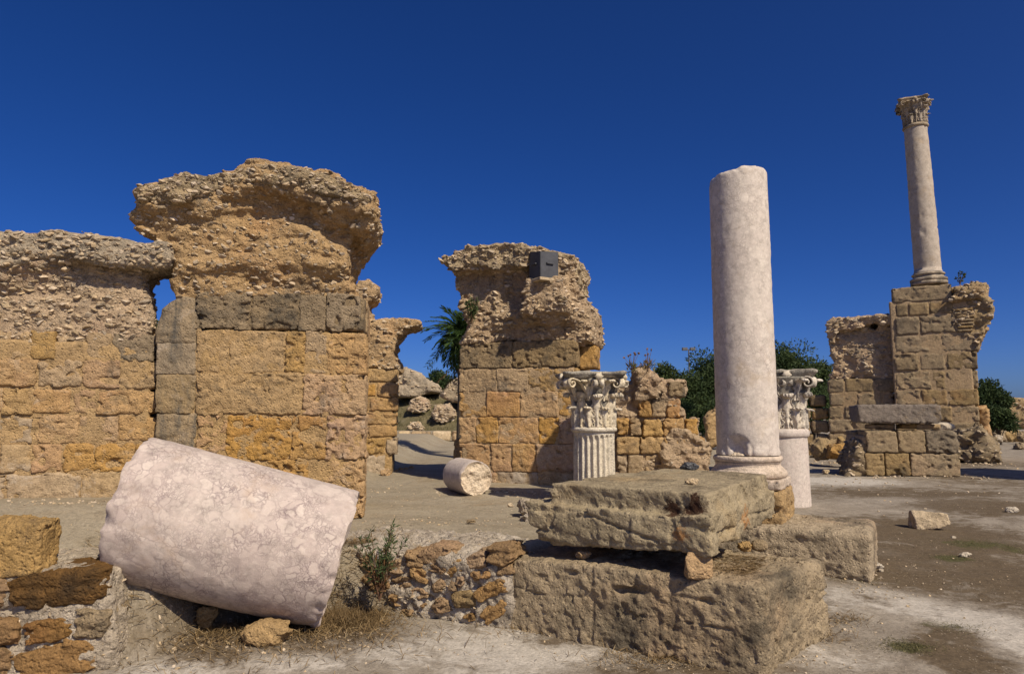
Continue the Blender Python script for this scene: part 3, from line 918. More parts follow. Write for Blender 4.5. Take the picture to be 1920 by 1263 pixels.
rubble_mass(p4, F4, [
    ([(863, 642), (880, 610), (862, 575), (858, 545), (848, 525), (870, 500), (900, 480), (1080, 490), (1084, 535), (1098, 560), (1112, 590), (1112, 642)], 0.03, 1.4, 0.06),
    ([(866, 642), (892, 606), (960, 580), (975, 600), (920, 625), (915, 642)], -0.01, 0.6, 0.04),
    ([(975, 585), (986, 521), (1050, 517), (1062, 560), (1066, 585)], -0.38, 0.8, 0.08),
    ([(935, 600), (955, 585), (990, 570), (1066, 560), (1084, 578), (1084, 600)], -0.12, 0.8, 0.08),
    ([(832, 490), (850, 474), (930, 458), (985, 458), (985, 496), (930, 510), (880, 505), (852, 520)], -0.2, 1.2, 0.05),
    ([(1082, 642), (1080, 575), (1100, 562), (1112, 590), (1113, 642)], 0.2, 1.4, 0.06)],
    0.022, 51, M['core'], a=0.8, k=0.16, n_stones=1500, smin_=0.02, smax_=0.07, n_single=90)
rubble_mass(p4, F4, [
    ([(826, 487), (850, 470), (870, 460), (930, 453), (985, 453), (1000, 470), (985, 500), (930, 506), (880, 500), (850, 512)], -0.30, 1.3, 0.05),
    ([(985, 456), (1035, 463), (1080, 476), (1088, 500), (1084, 535), (1040, 540), (985, 500)], 0.10, 1.3, 0.06)],
    0.022, 54, M['crust'], name='rubble_crust', a=0.8, n_stones=800, smin_=0.02, smax_=0.075, n_single=70)
core_box(p4, (-0.28, 0.55, 0), (0.03, 1.2, 0.72), 0.035, M['dull'], 5, name='stone_stub')

# ================================================================ low broken wall right of the fluted column
F5 = Frame(tuple(gnd(1165, 886, TERR)[0] - Vector((0, 0, 0.25))), -8)
p5 = build_frame_thing('ruined_wall', F5, 'low broken ochre wall between the fluted column and the tall pale column', 'wall', 'ruined masonry walls')
rubble_mass(p5, F5, [
    ([(1150, 895), (1150, 720), (1186, 715), (1190, 694), (1214, 691), (1238, 710), (1255, 714), (1286, 712), (1288, 742), (1262, 752), (1284, 770), (1284, 795), (1310, 788), (1310, 815), (1326, 834), (1328, 895)], 0.12, 0.9, 0.05),
    ([(1185, 760), (1192, 694), (1214, 692), (1236, 710), (1238, 748)], -0.02, 0.6, 0.06),
    ([(1245, 895), (1240, 830), (1262, 800), (1300, 810), (1325, 836), (1327, 895)], -0.03, 0.7, 0.06)],
    0.02, 61, M['core'], a=1.0, n_stones=240, smin_=0.02, smax_=0.07, n_single=40)
courses(p5, F5, [
    (714, 745, [1252, 1287], ['grey']), (745, 783, [1250, 1276], ['pinkish']), 
    (745, 783, [1195, 1222, 1250], ['ochre', 'tan']), (783, 818, [1155, 1180, 1204, 1244, 1284], ['ochre', 'tan', 'tan', 'ochre']), (783, 816, [1284, 1309], ['ochre']),
    (818, 852, [1246, 1290, 1324], ['ochre', 'ochre']), (852, 892, [1244, 1280, 1327], ['ochre', 'foot']),
    (818, 852, [1155, 1200, 1246], ['tan', 'tan']), (852, 892, [1155, 1176, 1208, 1244], ['foot', 'foot', 'foot'])],
    1240, 0.4, 0.026, ['ochre'], w0=0.03, gap=0.012, a=1.6, pit=1.6, r=0.02, jit=0.04)

# ================================================================ right pier, its wall and the low masonry before it
T6 = 24.0
c6 = at(1677, 846, T6)
F6 = Frame((c6.x, c6.y, 0.0), -30)
p6 = build_frame_thing('ruined_pier', F6, 'far right pier of neat stone courses with the tall capital topped column standing on it', 'pier', 'ruined masonry piers')
u6 = F6.loc(1835, 740)[0]
V6 = 0.05
core_box(p6, (0.1, 0.03, 0), (u6 - 0.1, 2.6, F6.loc(1750, 560)[1]), 0.08, M['mortar'])
courses(p6, F6, [
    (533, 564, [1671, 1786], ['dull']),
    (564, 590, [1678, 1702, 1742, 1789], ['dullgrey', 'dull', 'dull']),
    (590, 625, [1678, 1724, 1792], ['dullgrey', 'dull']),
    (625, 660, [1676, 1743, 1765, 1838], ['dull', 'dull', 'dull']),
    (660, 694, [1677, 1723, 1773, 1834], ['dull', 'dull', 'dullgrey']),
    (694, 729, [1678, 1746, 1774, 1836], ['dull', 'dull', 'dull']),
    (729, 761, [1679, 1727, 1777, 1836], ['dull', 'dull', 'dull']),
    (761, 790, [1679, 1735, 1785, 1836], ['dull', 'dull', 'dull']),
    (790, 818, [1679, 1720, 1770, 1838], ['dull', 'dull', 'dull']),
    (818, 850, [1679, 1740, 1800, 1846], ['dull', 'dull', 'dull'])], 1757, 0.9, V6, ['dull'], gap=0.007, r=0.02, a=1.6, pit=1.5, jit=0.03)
for k, (ya, yb) in enumerate([(625, 660), (660, 694), (694, 729), (729, 761), (761, 790), (790, 818), (818, 850)]):
    zb_ = F6.loc(1820, yb)[1]; za_ = F6.loc(1820, ya)[1]
    stone_block(p6, (u6 - 0.9, 0.93, zb_ + 0.02), (u6, 1.8, za_ - 0.02), 0.07, 900 + k, M['ochre'], r=0.03, a=1.6)
    stone_block(p6, (u6 - 0.9, 1.83, zb_ + 0.02), (u6 - 0.02, 2.65, za_ - 0.02), 0.07, 920 + k, M['ochre'], r=0.03, a=1.6)
rubble_mass(p6, F6, [
    ([(1782, 625), (1786, 536), (1850, 530), (1853, 556), (1861, 584), (1848, 622), (1836, 650), (1815, 632)], 0.0, 2.2, 0.1),
    ([(1786, 564), (1788, 536), (1848, 530), (1846, 562)], -0.15, 1.8, 0.08)], 0.05, 71, M['dull'], a=1.5, k=0.15, n_stones=260, smin_=0.05, smax_=0.17, n_single=40)
for k in range(7):      # courses of thin bricks under the rubble
    zz = F6.loc(1810, 578 + 6.5 * k)[1]
    stone_block(p6, (F6.loc(1792, 600)[0] + 0.04 * (k % 2), -0.05, zz - 0.075), (F6.loc(1829 - abs(k - 2) * 1.5, 600)[0], 0.6, zz), 0.035, 940 + k, M['dull'], r=0.02, pit=0.3, name='brick')
rubble_mass(p6, F6, [([(1837, 850), (1836, 764), (1852, 760), (1857, 785), (1862, 812), (1866, 850)], 0.5, 2.4, 0.1)], 0.07, 73, M['ochre'], name='masonry_foot', a=1.5, n_stones=0)

rubble_mass(p6, F6, [([(1766, 872), (1776, 836), (1800, 804), (1838, 798), (1858, 816), (1878, 838), (1884, 868)], -1.5, 0.4, 0.25)], 0.06, 79, M['dullgrey'], name='masonry_foot', a=1.8, k=0.2, n_stones=120, smin_=0.05, smax_=0.16, n_single=20)

F7 = Frame(F6.world(F6.loc(1679, 740)[0] - 0.01, 0.30, 0), -30)
p7 = build_frame_thing('ruined_wall', F7, 'rubble topped wall adjoining the left side of the far right pier', 'wall', 'ruined masonry walls')
uw = F7.loc(1552, 740)[0]
core_box(p7, (uw + 0.1, 0.03, 0), (-0.1, 1.6, F7.loc(1610, 712)[1]), 0.08, M['mortar'])
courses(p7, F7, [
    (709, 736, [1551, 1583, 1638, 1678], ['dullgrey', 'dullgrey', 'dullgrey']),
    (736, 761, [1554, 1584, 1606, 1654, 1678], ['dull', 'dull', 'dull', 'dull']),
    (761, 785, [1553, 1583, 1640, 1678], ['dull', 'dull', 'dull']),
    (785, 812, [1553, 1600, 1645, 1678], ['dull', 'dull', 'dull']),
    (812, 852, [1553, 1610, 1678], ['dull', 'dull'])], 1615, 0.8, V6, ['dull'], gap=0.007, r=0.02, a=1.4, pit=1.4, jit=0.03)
rubble_mass(p7, F7, [
    ([(1556, 712), (1562, 665), (1556, 640), (1580, 615), (1676, 612), (1678, 712)], 0.12, 1.5, 0.08),
    ([(1551, 632), (1551, 606), (1562, 598), (1600, 593), (1676, 588), (1677, 606), (1640, 606), (1610, 616), (1590, 622), (1570, 618), (1562, 640)], -0.16, 1.5, 0.1)],
    0.05, 75, M['core'], a=1.3, k=0.15, n_stones=520, smin_=0.045, smax_=0.14, n_single=60)

F8 = Frame(F7.world(uw - 0.02, 0.3, 0), -24)
p8 = build_frame_thing('low_wall', F8, 'low dark block wall with open joints behind the short column capital', 'wall', 'ruined masonry walls')
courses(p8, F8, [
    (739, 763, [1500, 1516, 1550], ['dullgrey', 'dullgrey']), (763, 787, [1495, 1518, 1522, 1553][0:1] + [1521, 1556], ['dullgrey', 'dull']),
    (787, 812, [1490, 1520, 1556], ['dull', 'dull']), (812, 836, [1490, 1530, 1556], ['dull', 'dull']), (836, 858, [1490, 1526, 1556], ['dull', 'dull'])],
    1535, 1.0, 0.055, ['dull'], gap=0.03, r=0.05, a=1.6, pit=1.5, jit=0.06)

c9, t9 = gnd(1618, 893, 0.0)
F9 = Frame((c9.x, c9.y, -0.02), -9)
p9 = build_frame_thing('masonry_base', F9, 'low two course masonry base carrying a long grey slab, before the far right pier', 'masonry')
u9 = F9.loc(1801, 850)[0]
core_box(p9, (0.08, 0.1, 0), (u9 - 0.06, 1.5, F9.loc(1700, 815)[1]), 0.05, M['mortar'])
courses(p9, F9, [
    (807, 849, [1624, 1684, 1736, 1799], ['dull', 'dull', 'dullgrey']),
    (849, 893, [1622, 1660, 1708, 1802], ['dull', 'dull', 'dull'])], 1710, 0.7, 0.036, ['dull'], gap=0.008, r=0.03, a=1.5, pit=1.4)
for k, (ya, yb) in enumerate([(807, 849), (849, 893)]):
    zb_ = F9.loc(1640, yb)[1] - F9.o.z; za_ = F9.loc(1640, ya)[1] - F9.o.z
    stone_block(p9, (0.08, 0.72, zb_), (0.7, 1.5, za_ - 0.02), 0.05, 960 + k, M['dull'], r=0.06, a=2)
    stone_block(p9, (u9 - 0.7, 0.72, zb_), (u9, 1.5, za_ - 0.02), 0.05, 964 + k, M['dull'], r=0.06, a=2)
rubble_mass(p9, F9, [([(1588, 893), (1594, 868), (1610, 830), (1626, 822), (1634, 893)], 0.1, 1.2, 0.08)], 0.045, 77, M['dullgrey'], name='rubble_core', a=1.4, n_stones=60, smin_=0.04, smax_=0.12, n_single=20)

# ================================================================ turned and carved pieces
def lathe(profile, n=64, seed=0, amp=0.004, chip=0.0):
    """profile: (r, z) from bottom to top, closed with caps."""
    prof = np.array(profile, np.float32)
    th = np.linspace(0, 2 * pi, n, endpoint=False)
    R = prof[:, 0][:, None] * np.ones(n)[None]
    Z = prof[:, 1][:, None] * np.ones(n)[None]
    V = np.stack([R * np.cos(th), R * np.sin(th), Z], -1).reshape(-1, 3).astype(np.float32)
    d = amp * fbm(V, 7, 3, seed)
    if chip:
        d = d - chip * np.maximum(0, fbm(V, 5, 3, seed + 5) - 0.45)
    rr = np.maximum(R.reshape(-1) + d, 0.0)
    V[:, 0] = rr * np.tile(np.cos(th), len(prof)); V[:, 1] = rr * np.tile(np.sin(th), len(prof))
    m = len(prof)
    k = np.arange(n)
    F = np.concatenate([np.stack([i * n + k, i * n + (k + 1) % n, (i + 1) * n + (k + 1) % n, (i + 1) * n + k], 1) for i in range(m - 1)])
    return V, F

def dense(profile, step):
    out = [profile[0]]
    for a, b in zip(profile[:-1], profile[1:]):
        L = sqrt((a[0] - b[0]) ** 2 + (a[1] - b[1]) ** 2)
        k = max(1, int(L / step))
        for i in range(1, k + 1):
            out.append((a[0] + (b[0] - a[0]) * i / k, a[1] + (b[1] - a[1]) * i / k))
    return out

def torus_prof(r, z0, z1, bulge, k=8):
    return [(r + bulge * sin(pi * i / k), z0 + (z1 - z0) * (0.5 - 0.5 * cos(pi * i / k))) for i in range(k + 1)]

def broken_shaft(name, parent, mat, mat_end, r0, r1, L, seed, n=120, step=0.02, top=None, bottom=None, flute=0, chip=0.02, edge=0.10, gouge=0.0):
    """A cylinder along local z with rough broken ends. top/bottom: f(x/r, y/r) -> offset."""
    top = top or (lambda x, y: 0 * x); bottom = bottom or (lambda x, y: 0 * x)
    th = np.linspace(0, 2 * pi, n, endpoint=False)
    m = max(8, int(L / step))
    s = np.linspace(0, 1, m)
    cx, cy = np.cos(th), np.sin(th)
    zt = L + top(cx, cy); zb = bottom(cx, cy)
    Z = zb[None] + (zt - zb)[None] * s[:, None]
    R = r0 + (r1 - r0) * (Z / L)
    P = np.stack([R * cx, R * cy, Z], -1).astype(np.float32)
    dis = 0.0018 * fbm(P, 4, 3, seed) + 0.0015 * fbm(P, 24, 2, seed + 3)
    ed = np.minimum(zt[None] - Z, Z - zb[None])
    dis = dis - chip * np.maximum(0, fbm(P, 9, 3, seed + 5) - 0.05) * np.exp(-ed / edge) - 0.012 * np.exp(-ed / 0.012)
    if gouge:
        dis = dis - gouge * np.maximum(0, fbm(P, 3.5, 3, seed + 8) - 0.55)
    R = R + dis
    V = [np.stack([R * cx, R * cy, Z], -1).reshape(-1, 3)]
    k = np.arange(n)
    F = [np.stack([i * n + k, i * n + (k + 1) % n, (i + 1) * n + (k + 1) % n, (i + 1) * n + k], 1) for i in range(m - 1)]
    side = np_mesh(name, V[0], np.concatenate(F))
    o = part(name, side, mat, parent)
    for nm, zf, rimz, rimr, sgn in (('broken_end', top, Z[-1], R[-1], 1), ('broken_end', bottom, Z[0], R[0], -1)):
        rings = 26
        VV = []; FF = []
        for j in range(rings):
            q = 1 - j / (rings - 1) * 0.985
            x, y = cx * q, cy * q
            base = (L if sgn > 0 else 0) + zf(x, y)
            PP = np.stack([rimr * x, rimr * y, base], -1).astype(np.float32)
            hh = (0.028 * fbm(PP * 1.0, 7, 4, seed + 20, 0.6) - 0.02) * min(1, j / 3.0)
            zz = (rimz if j == 0 else base + sgn * hh)
            VV.append(np.stack([rimr * x, rimr * y, zz], -1))
        for j in range(rings - 1):
            q4 = np.stack([j * n + k, j * n + (k + 1) % n, (j + 1) * n + (k + 1) % n, (j + 1) * n + k], 1)
            FF.append(q4 if sgn > 0 else q4[:, ::-1])
        part(nm, np_mesh(nm, np.concatenate(VV), np.concatenate(FF)), mat_end, parent)
    return o

def acanthus(W, H, z0, rad_of, r, curl, thick, seed, nS=30, nT=25):
    """One leaf wrapped on the bell: returns angle, radius, height of every vertex and the quads."""
    s = np.linspace(0, 1, nS)[:, None] * np.ones(nT)[None]
    t = np.linspace(-1, 1, nT)[None] * np.ones(nS)[:, None]
    lob = 1 - 0.50 * np.clip(np.abs(np.sin(s * pi * 4.0 + 0.5)) ** 2.0, 0, 1) * np.abs(t)
    tip = np.where(s > 0.48, np.sqrt(np.clip(1 - ((s - 0.48) / 0.54) ** 2, 0.03, 1)), 1)
    w = W * (0.86 + 0.20 * np.sin(s * pi * 0.9)) * tip * lob
    ph = np.clip((s - 0.66) / 0.34, 0, 1)
    z = z0 + H * np.minimum(s, 0.66) / 0.66 * 0.86 + H * 0.15 * np.sin(ph * pi * 0.92) * 1.0
    rad = rad_of(z) + thick * (0.75 + 0.45 * s) + curl * (1 - np.cos(ph * pi * 0.92))
    vein = np.cos(np.abs(t) * pi * 3.2 - s * 5.0)
    rad = rad + thick * (0.60 * vein * (0.3 + 0.7 * np.abs(t)) * (1 - 0.6 * ph) + 0.75 * np.exp(-(t / 0.16) ** 2) - 0.75 * np.abs(t) ** 2.2)
    x = w * t
    rb = rad_of(z) - 0.02 * r + np.maximum(0, curl * (1 - np.cos(ph * pi * 0.92)) - thick * 0.9)
    zb = z - 0.055 * H * ph
    F0 = np.arange(nS * nT).reshape(nS, nT)
    q = np.stack([F0[:-1, :-1], F0[:-1, 1:], F0[1:, 1:], F0[1:, :-1]], -1).reshape(-1, 4)
    rim = np.array(list(F0[0, :]) + list(F0[1:, -1]) + list(F0[-1, -2::-1]) + list(F0[-2:0:-1, 0]))
    F = np.concatenate([q[:, ::-1], q + nS * nT, np.stack([rim, np.roll(rim, -1), np.roll(rim, -1) + nS * nT, rim + nS * nT], 1)])
    th = np.concatenate([(x / r).ravel(), (x * 0.96 / r).ravel()])
    return th, np.concatenate([rad.ravel(), rb.ravel()]), np.concatenate([z.ravel(), zb.ravel()]), F

def ribbon(path, widths, thick, side):
    """Sweep a rounded band along a planar path; side: unit vector across it."""
    n = len(path); V = []; F = []
    side = Vector(side)
    K = 8
    for i in range(n):
        p = Vector(path[i])
        t = (Vector(path[min(i + 1, n - 1)]) - Vector(path[max(i - 1, 0)])).normalized()
        nn = t.cross(side).normalized()
        for k in range(K):
            a = 2 * pi * k / K
            ca, sa = cos(a), sin(a)
            sx = abs(ca) ** 0.6 * (1 if ca > 0 else -1); sy = abs(sa) ** 0.6 * (1 if sa > 0 else -1)
            V.append(p + side * (widths[i] * sx) + nn * (thick[i] * sy))
    for i in range(n - 1):
        for k in range(K):
            F.append((i * K + k, i * K + (k + 1) % K, (i + 1) * K + (k + 1) % K, (i + 1) * K + k))
    F.append((0, 1, 2, 3)); F.append((0, 3, 4, 7)); F.append((4, 5, 6, 7))
    e = (n - 1) * K
    F.append((e + 3, e + 2, e + 1, e)); F.append((e + 7, e + 4, e + 3, e)); F.append((e + 7, e + 6, e + 5, e + 4))
    return np.array([v[:] for v in V], np.float32), np.array(F)

def capital(parent_thing, z0, r, H, half, mat, mat_ab, seed, rz=0.0, wear=1.0, drop_corner=None):
    """Corinthian capital as a part 'capital' (the bell) with leaves, volutes and abacus as its sub-parts.
    r: neck radius, half: half side of the abacus."""
    rr = random.Random(seed)
    bell_r = lambda q: r * (0.92 + 0.06 * q + 0.42 * max(0, q - 0.40) ** 2 / 0.36)
    prof = dense([(0.02, z0)] + [(bell_r(q), z0 + H * 0.88 * q) for q in np.linspace(0, 1, 14)] + [(0.02, z0 + 0.88 * H)], 0.03)
    V, F = lathe(prof, 48, seed, 0.004)
    bell = part('capital', np_mesh('bell', V, F), mat_ab, parent_thing)
    bell.rotation_euler = (0, 0, rz)
    def weather(V, sd, a=0.012):
        return V + (np.stack([fbm(V, 9, 2, sd), fbm(V, 9, 2, sd + 1), fbm(V, 9, 2, sd + 2)], -1) * a * wear * (H / 0.7)).astype(np.float32)
    n_leaf = 8
    def rad_of(z):
        q = z / (H * 0.88)
        return r * (0.92 + 0.06 * q + 0.42 * np.maximum(0, q - 0.40) ** 2 / 0.36)
    def wrap(th, rad, z, a):
        return np.stack([rad * np.cos(a - th), rad * np.sin(a - th), z + z0 + 0.003], -1).astype(np.float32)
    for row, (hz, ww, cu, tk, offs) in enumerate([(0.36, 0.375, 0.045, 0.13, 0.0), (0.62, 0.35, 0.060, 0.10, 0.5)]):
        for k in range(n_leaf):
            a = 2 * pi * (k + offs) / n_leaf + pi / 8
            th, rad, z, LF = acanthus(ww * r, hz * H * rr.uniform(0.95, 1.03), 0.0, rad_of, r, cu * H, tk * r, seed + row)
            if wear > 0.5 and rr.random() < 0.3:               # tip broken off
                rad = np.minimum(rad, r * (1.12 + 0.05 * row))
            VV = weather(wrap(th, rad, z, a), seed + k, 0.009)
            part('acanthus_leaf', np_mesh('acanthus_leaf', VV, LF), mat, bell)
    corner = half * 1.36
    # corner volutes, in pairs meeting under each abacus horn, and the two small helices of each side
    for c in range(4):
        a0 = pi / 4 + c * pi / 2
        if drop_corner == c:
            reach = 0.80
        else:
            reach = 1.0
        for sgn in (-1, 1):
            def vol(a_start, a_end, r_end, zs, ze, rv, wid, turns):
                pts = []
                st = Vector((cos(a_start), sin(a_start), 0)) * r * 1.0
                en = Vector((cos(a_end), sin(a_end), 0)) * r_end
                out = (en - st); out.z = 0; out.normalize()
                for i in range(13):
                    q = i / 12
                    p = st.lerp(en - out * rv, q ** 1.25)
                    zz = zs + (ze - zs) * sin(q * pi / 2)
                    pts.append(Vector((p.x, p.y, zz)))
                cc = Vector((en.x, en.y, ze)) - out * rv - Vector((0, 0, rv))
                for i in range(1, 26):
                    q = i / 25
                    ang = pi / 2 - q * turns * 2 * pi
                    rad = rv * (1 - 0.82 * q)
                    pts.append(cc + out * cos(ang) * rad + Vector((0, 0, sin(ang) * rad)))
                n = len(pts)
                side = out.cross(Vector((0, 0, 1))).normalized()
                wd = [wid * (0.75 + 0.25 * min(1, i / 12)) for i in range(n)]
                tk = [rv * (0.20 if i < 13 else 0.22 * (1 - 0.5 * (i - 12) / 26)) for i in range(n)]
                V1_, F1_ = ribbon([p + Vector((0, 0, z0)) for p in pts], wd, tk, side)
                return V1_, F1_
            V1_, F1_ = vol(a0 + sgn * 0.42, a0 + sgn * 0.035, corner * 0.93 * reach, H * 0.48, H * 0.87, H * 0.09, H * 0.05, 1.35)
            part('volute', np_mesh('volute', weather(V1_, seed + c, 0.006), F1_), mat, bell)
            V2_, F2_ = vol(a0 + sgn * 0.46, a0 + sgn * 0.70, half * 1.0, H * 0.52, H * 0.84, H * 0.062, H * 0.035, 1.25)
            part('helix', np_mesh('helix', weather(V2_, seed + c + 4, 0.005), F2_), mat, bell)
        # calyx leaf that carries the volutes
        for sgn in (-1, 1):
            th, rad, z, LF = acanthus(0.20 * r, 0.36 * H, 0.48 * H, rad_of, r, 0.07 * H, 0.09 * r, seed + 9, 20, 13)
            VV = wrap(th, rad, z, a0 + sgn * 0.36)
            part('calyx_leaf', np_mesh('calyx_leaf', weather(VV, seed + 31 + c, 0.008), LF), mat, bell)
        # flower in the middle of each side
        a = c * pi / 2
        bm = bmesh.new()
        bmesh.ops.create_icosphere(bm, subdivisions=2, radius=H * 0.075)
        V = np.array([v.co[:] for v in bm.verts], np.float32); F = np.array([[v.index for v in f.verts] for f in bm.faces]); bm.free()
        V *= (1 + 0.25 * np.cos(6 * np.arctan2(V[:, 2], V[:, 1])))[:, None] * np.array((0.6, 1, 1))
        ca, sa = cos(a), sin(a); fr_ = half * 0.93
        VV = np.stack([V[:, 0] * ca - V[:, 1] * sa + fr_ * ca, V[:, 0] * sa + V[:, 1] * ca + fr_ * sa, V[:, 2] + z0 + 0.91 * H], -1)
        part('flower', np_mesh('flower', VV, F), mat, bell)
    # abacus with hollowed sides and clipped horns
    outl = []
    for c in range(4):
        a0 = pi / 4 + c * pi / 2
        hc = corner if drop_corner != c else corner * 0.82
        for d in (-0.07, 0.07): outl.append((hc * cos(a0 + d), hc * sin(a0 + d)))
        e1 = Vector((hc * cos(a0 + 0.07), hc * sin(a0 + 0.07)))
        a1 = a0 + pi / 2
        e2 = Vector((corner * cos(a1 - 0.07), corner * sin(a1 - 0.07)))
        mid_n = Vector((cos(a0 + pi / 4), sin(a0 + pi / 4)))
        for i in range(1, 12):
            q = i / 12
            p = e1.lerp(e2, q) - mid_n * (half * 0.16 * sin(pi * q))
            outl.append((p.x, p.y))
    outl = np.array(outl); no = len(outl)
    rings = [(0.80, 0.875), (0.90, 0.89), (0.93, 0.925), (0.965, 0.94), (0.99, 0.955), (1.0, 0.99), (0.985, 1.0), (0.6, 1.0), (0.2, 1.0)]
    V = np.concatenate([np.concatenate([outl * s, np.full((no, 1), z0 + H * z)], 1) for s, z in rings]).astype(np.float32)
    V = np.concatenate([V, [[0, 0, z0 + H * 0.87]]]).astype(np.float32)
    k = np.arange(no)
    F = np.concatenate([np.stack([i * no + k, i * no + (k + 1) % no, (i + 1) * no + (k + 1) % no, (i + 1) * no + k], 1) for i in range(len(rings) - 1)])
    V = weather(V, seed + 50, 0.012); V[:, 2] -= (0.03 * H * wear * np.maximum(0, fbm(V, 6, 2, seed + 60)))
    part('abacus', np_mesh('abacus', V, F), mat_ab, bell)
    return bell

# ================================================================ tall whole column on the far right pier
cb = at(1742, 535, T6 + 0.9)
tc = thing('column', 'slender tall column with base and leafy capital standing on top of the far right pier', 'column', cb, 0.0, 'standing ancient columns')
R_ = 0.435 * 1.0
zcap0 = at(1715, 222, T6 + 0.9 - 0.0).z - cb.z; ztop = at(1713, 172, T6 + 0.9).z - cb.z
tc.rotation_euler = (radians(0.3), radians(-1.3), 0)
V, F = lathe(dense([(0.02, 0), (R_ * 1.36, 0), (R_ * 1.36, 0.12)] + torus_prof(R_ * 1.22, 0.12, 0.26, 0.07) + [(R_ * 1.12, 0.30), (R_ * 1.12, 0.34)] + torus_prof(R_ * 1.12, 0.34, 0.43, 0.05) + [(R_ * 1.02, 0.45), (0.02, 0.45)], 0.05), 64, 3, 0.006)
part('base', np_mesh('base', V, F), M['carvedold'], tc)
prof = [(R_ * 1.08, 0.45), (R_ * 1.0, 0.56)] + [(R_ * (1 - 0.13 * q ** 1.5), 0.56 + (zcap0 - 0.14 - 0.56) * q) for q in np.linspace(0, 1, 12)]
V, F = lathe(dense(prof, 0.07), 72, 5, 0.007, 0.05)
part('shaft', np_mesh('shaft', V, F), M['tallshaft'], tc)
V, F = lathe(dense([(0.3, zcap0 - 0.14)] + torus_prof(R_ * 0.88, zcap0 - 0.14, zcap0 - 0.02, 0.05) + [(R_ * 0.85, zcap0), (0.1, zcap0)], 0.04), 64, 6, 0.005)
part('necking', np_mesh('necking', V, F), M['carvedold'], tc)
capital(tc, zcap0 - 0.02, R_ * 0.86, ztop - zcap0, 0.56, M['carvedold'], M['carvedold'], 210, rz=radians(-25), drop_corner=3)

# ================================================================ second plinth, pedestal, central column, short capital column
c, t = gnd(1600, 1088, 0.0)
FB = Frame((c.x, c.y, -0.03), -30)
pb = thing('stone_plinth', 'rough pitted stone plinth on the right, behind the slab covered plinth', 'plinth', FB.o, FB.a, 'rough stone plinths')
zb = 0.45
def plinth_detail(seed):
    def f(P):
        return 0.012 * fbm(P, 2.2, 2, seed) + 0.007 * fbm(P, 8, 2, seed + 1) + 0.007 * facet(P, 5, seed) + 0.009 * facet(P, 14, seed + 1) + 0.004 * facet(P, 34, seed + 2) + 0.006 * vn(P, 30, seed + 2) + 0.022 * np.maximum(0, fbm(P, (9, 9, 7), 3, seed + 3) - 0.40) \
            + 0.018 * np.maximum(0, vn(P, 24, seed + 4) - 0.35) + 0.09 * np.maximum(0, fbm(P, (4, 4, 13), 3, seed + 6) - 0.72)
    return f
V, Q = sdf(lambda P: sd_box(P, (-1.5, 0, 0), (0.17, 1.15, zb + 0.03), 0.06), plinth_detail(301), (-1.5, 0, 0), (0.17, 1.15, zb + 0.03), 0.015)
part('block', np_mesh('plinth', V, Q), M['plinth'], pb)

TC = 7.9
CCOL = at(1404, 900, TC)
fp = Frame((CCOL.x, CCOL.y, 0.0), -30)
ped = thing('stone_pedestal', 'stone block pedestal under the base of the thick broken column', 'pedestal', (CCOL.x, CCOL.y, 0), fp.a)
ZP = 0.79
stone_block(ped, (-0.43, -0.43, 0.42), (0.43, 0.43, ZP), 0.02, 402, M['tan'], 0.03)

mc = thing('column', 'thick pale broken column with jagged top standing on a moulded base, right of centre', 'column', (CCOL.x, CCOL.y, ZP), 0.0, 'standing ancient columns')
rc = 0.335 * TC / 7.62
zb0 = at(1404, 852, TC).z - ZP
ztop = at(1380, 322, TC * 1.047).z - ZP
# square plinth and turned mouldings
stone_block(mc, (-0.41, -0.41, 0.0), (0.41, 0.41, 0.11), 0.016, 403, M['basemarble'], 0.015, 0.7, 0.5, name='base_plinth').rotation_euler = (0, 0, radians(-30))
hb = zb0 - 0.11
V, F = lathe(dense([(0.02, 0.112)] + torus_prof(rc * 1.12, 0.112, 0.112 + hb * 0.36, 0.035) + [(rc * 1.12, 0.112 + hb * 0.40), (rc * 1.05, 0.112 + hb * 0.52), (rc * 1.06, 0.112 + hb * 0.66), (rc * 1.09, 0.112 + hb * 0.68)]
                   + torus_prof(rc * 1.04, 0.112 + hb * 0.70, 0.112 + hb * 0.97, 0.03) + [(0.02, 0.112 + hb)], 0.012), 120, 8, 0.003, 0.035)
part('base', np_mesh('base', V, F), M['basemarble'], mc)
sh = thing('x', None, None) if False else None
def top_break(x, y):
    P = np.stack([x * 3.1, y * 3.1, 0 * x], -1).astype(np.float32)
    return -0.015 - 0.05 * np.clip((-x - 0.25 * y) - 0.35, 0, 1) / 0.65 - 0.015 * np.abs(fbm(P, 1.0, 3, 71)) - 0.01
z_s = zb0 + 0.005
L = ztop - z_s
n = 150
th = np.linspace(0, 2 * pi, n, endpoint=False)
o = broken_shaft('shaft', mc, M['shaft'], M['broken'], rc * 1.0, rc * 0.965, L, 72, n=150, step=0.02, top=top_break, chip=0.035, edge=0.05, gouge=0.008)
for ch in list(mc.children):
    if ch.name.startswith('shaft') or ch.name.startswith('broken_end'):
        ch.location.z = z_s
me = o.data
co_ = np.empty(len(me.vertices) * 3, np.float32); me.vertices.foreach_get('co', co_); co_ = co_.reshape(-1, 3)
fl = 1 + 0.06 * np.clip(1 - co_[:, 2] / 0.11, 0, 1) ** 2          # apophyge flare
ang_ = np.arctan2(co_[:, 1], co_[:, 0])
chipf = np.exp(-((ang_ + 2.25) / 0.30) ** 2 - ((co_[:, 2] - 0.05) / 0.10) ** 2)   # big chip at lower left
chipf = np.clip(chipf * 1.6 + 0.5 * vn(co_, 14, 5) * (chipf > 0.05), 0, 1)
fl = fl * (1 - 0.22 * chipf)
co_[:, 0] *= fl; co_[:, 1] *= fl
me.vertices.foreach_set('co', co_.ravel()); me.update()

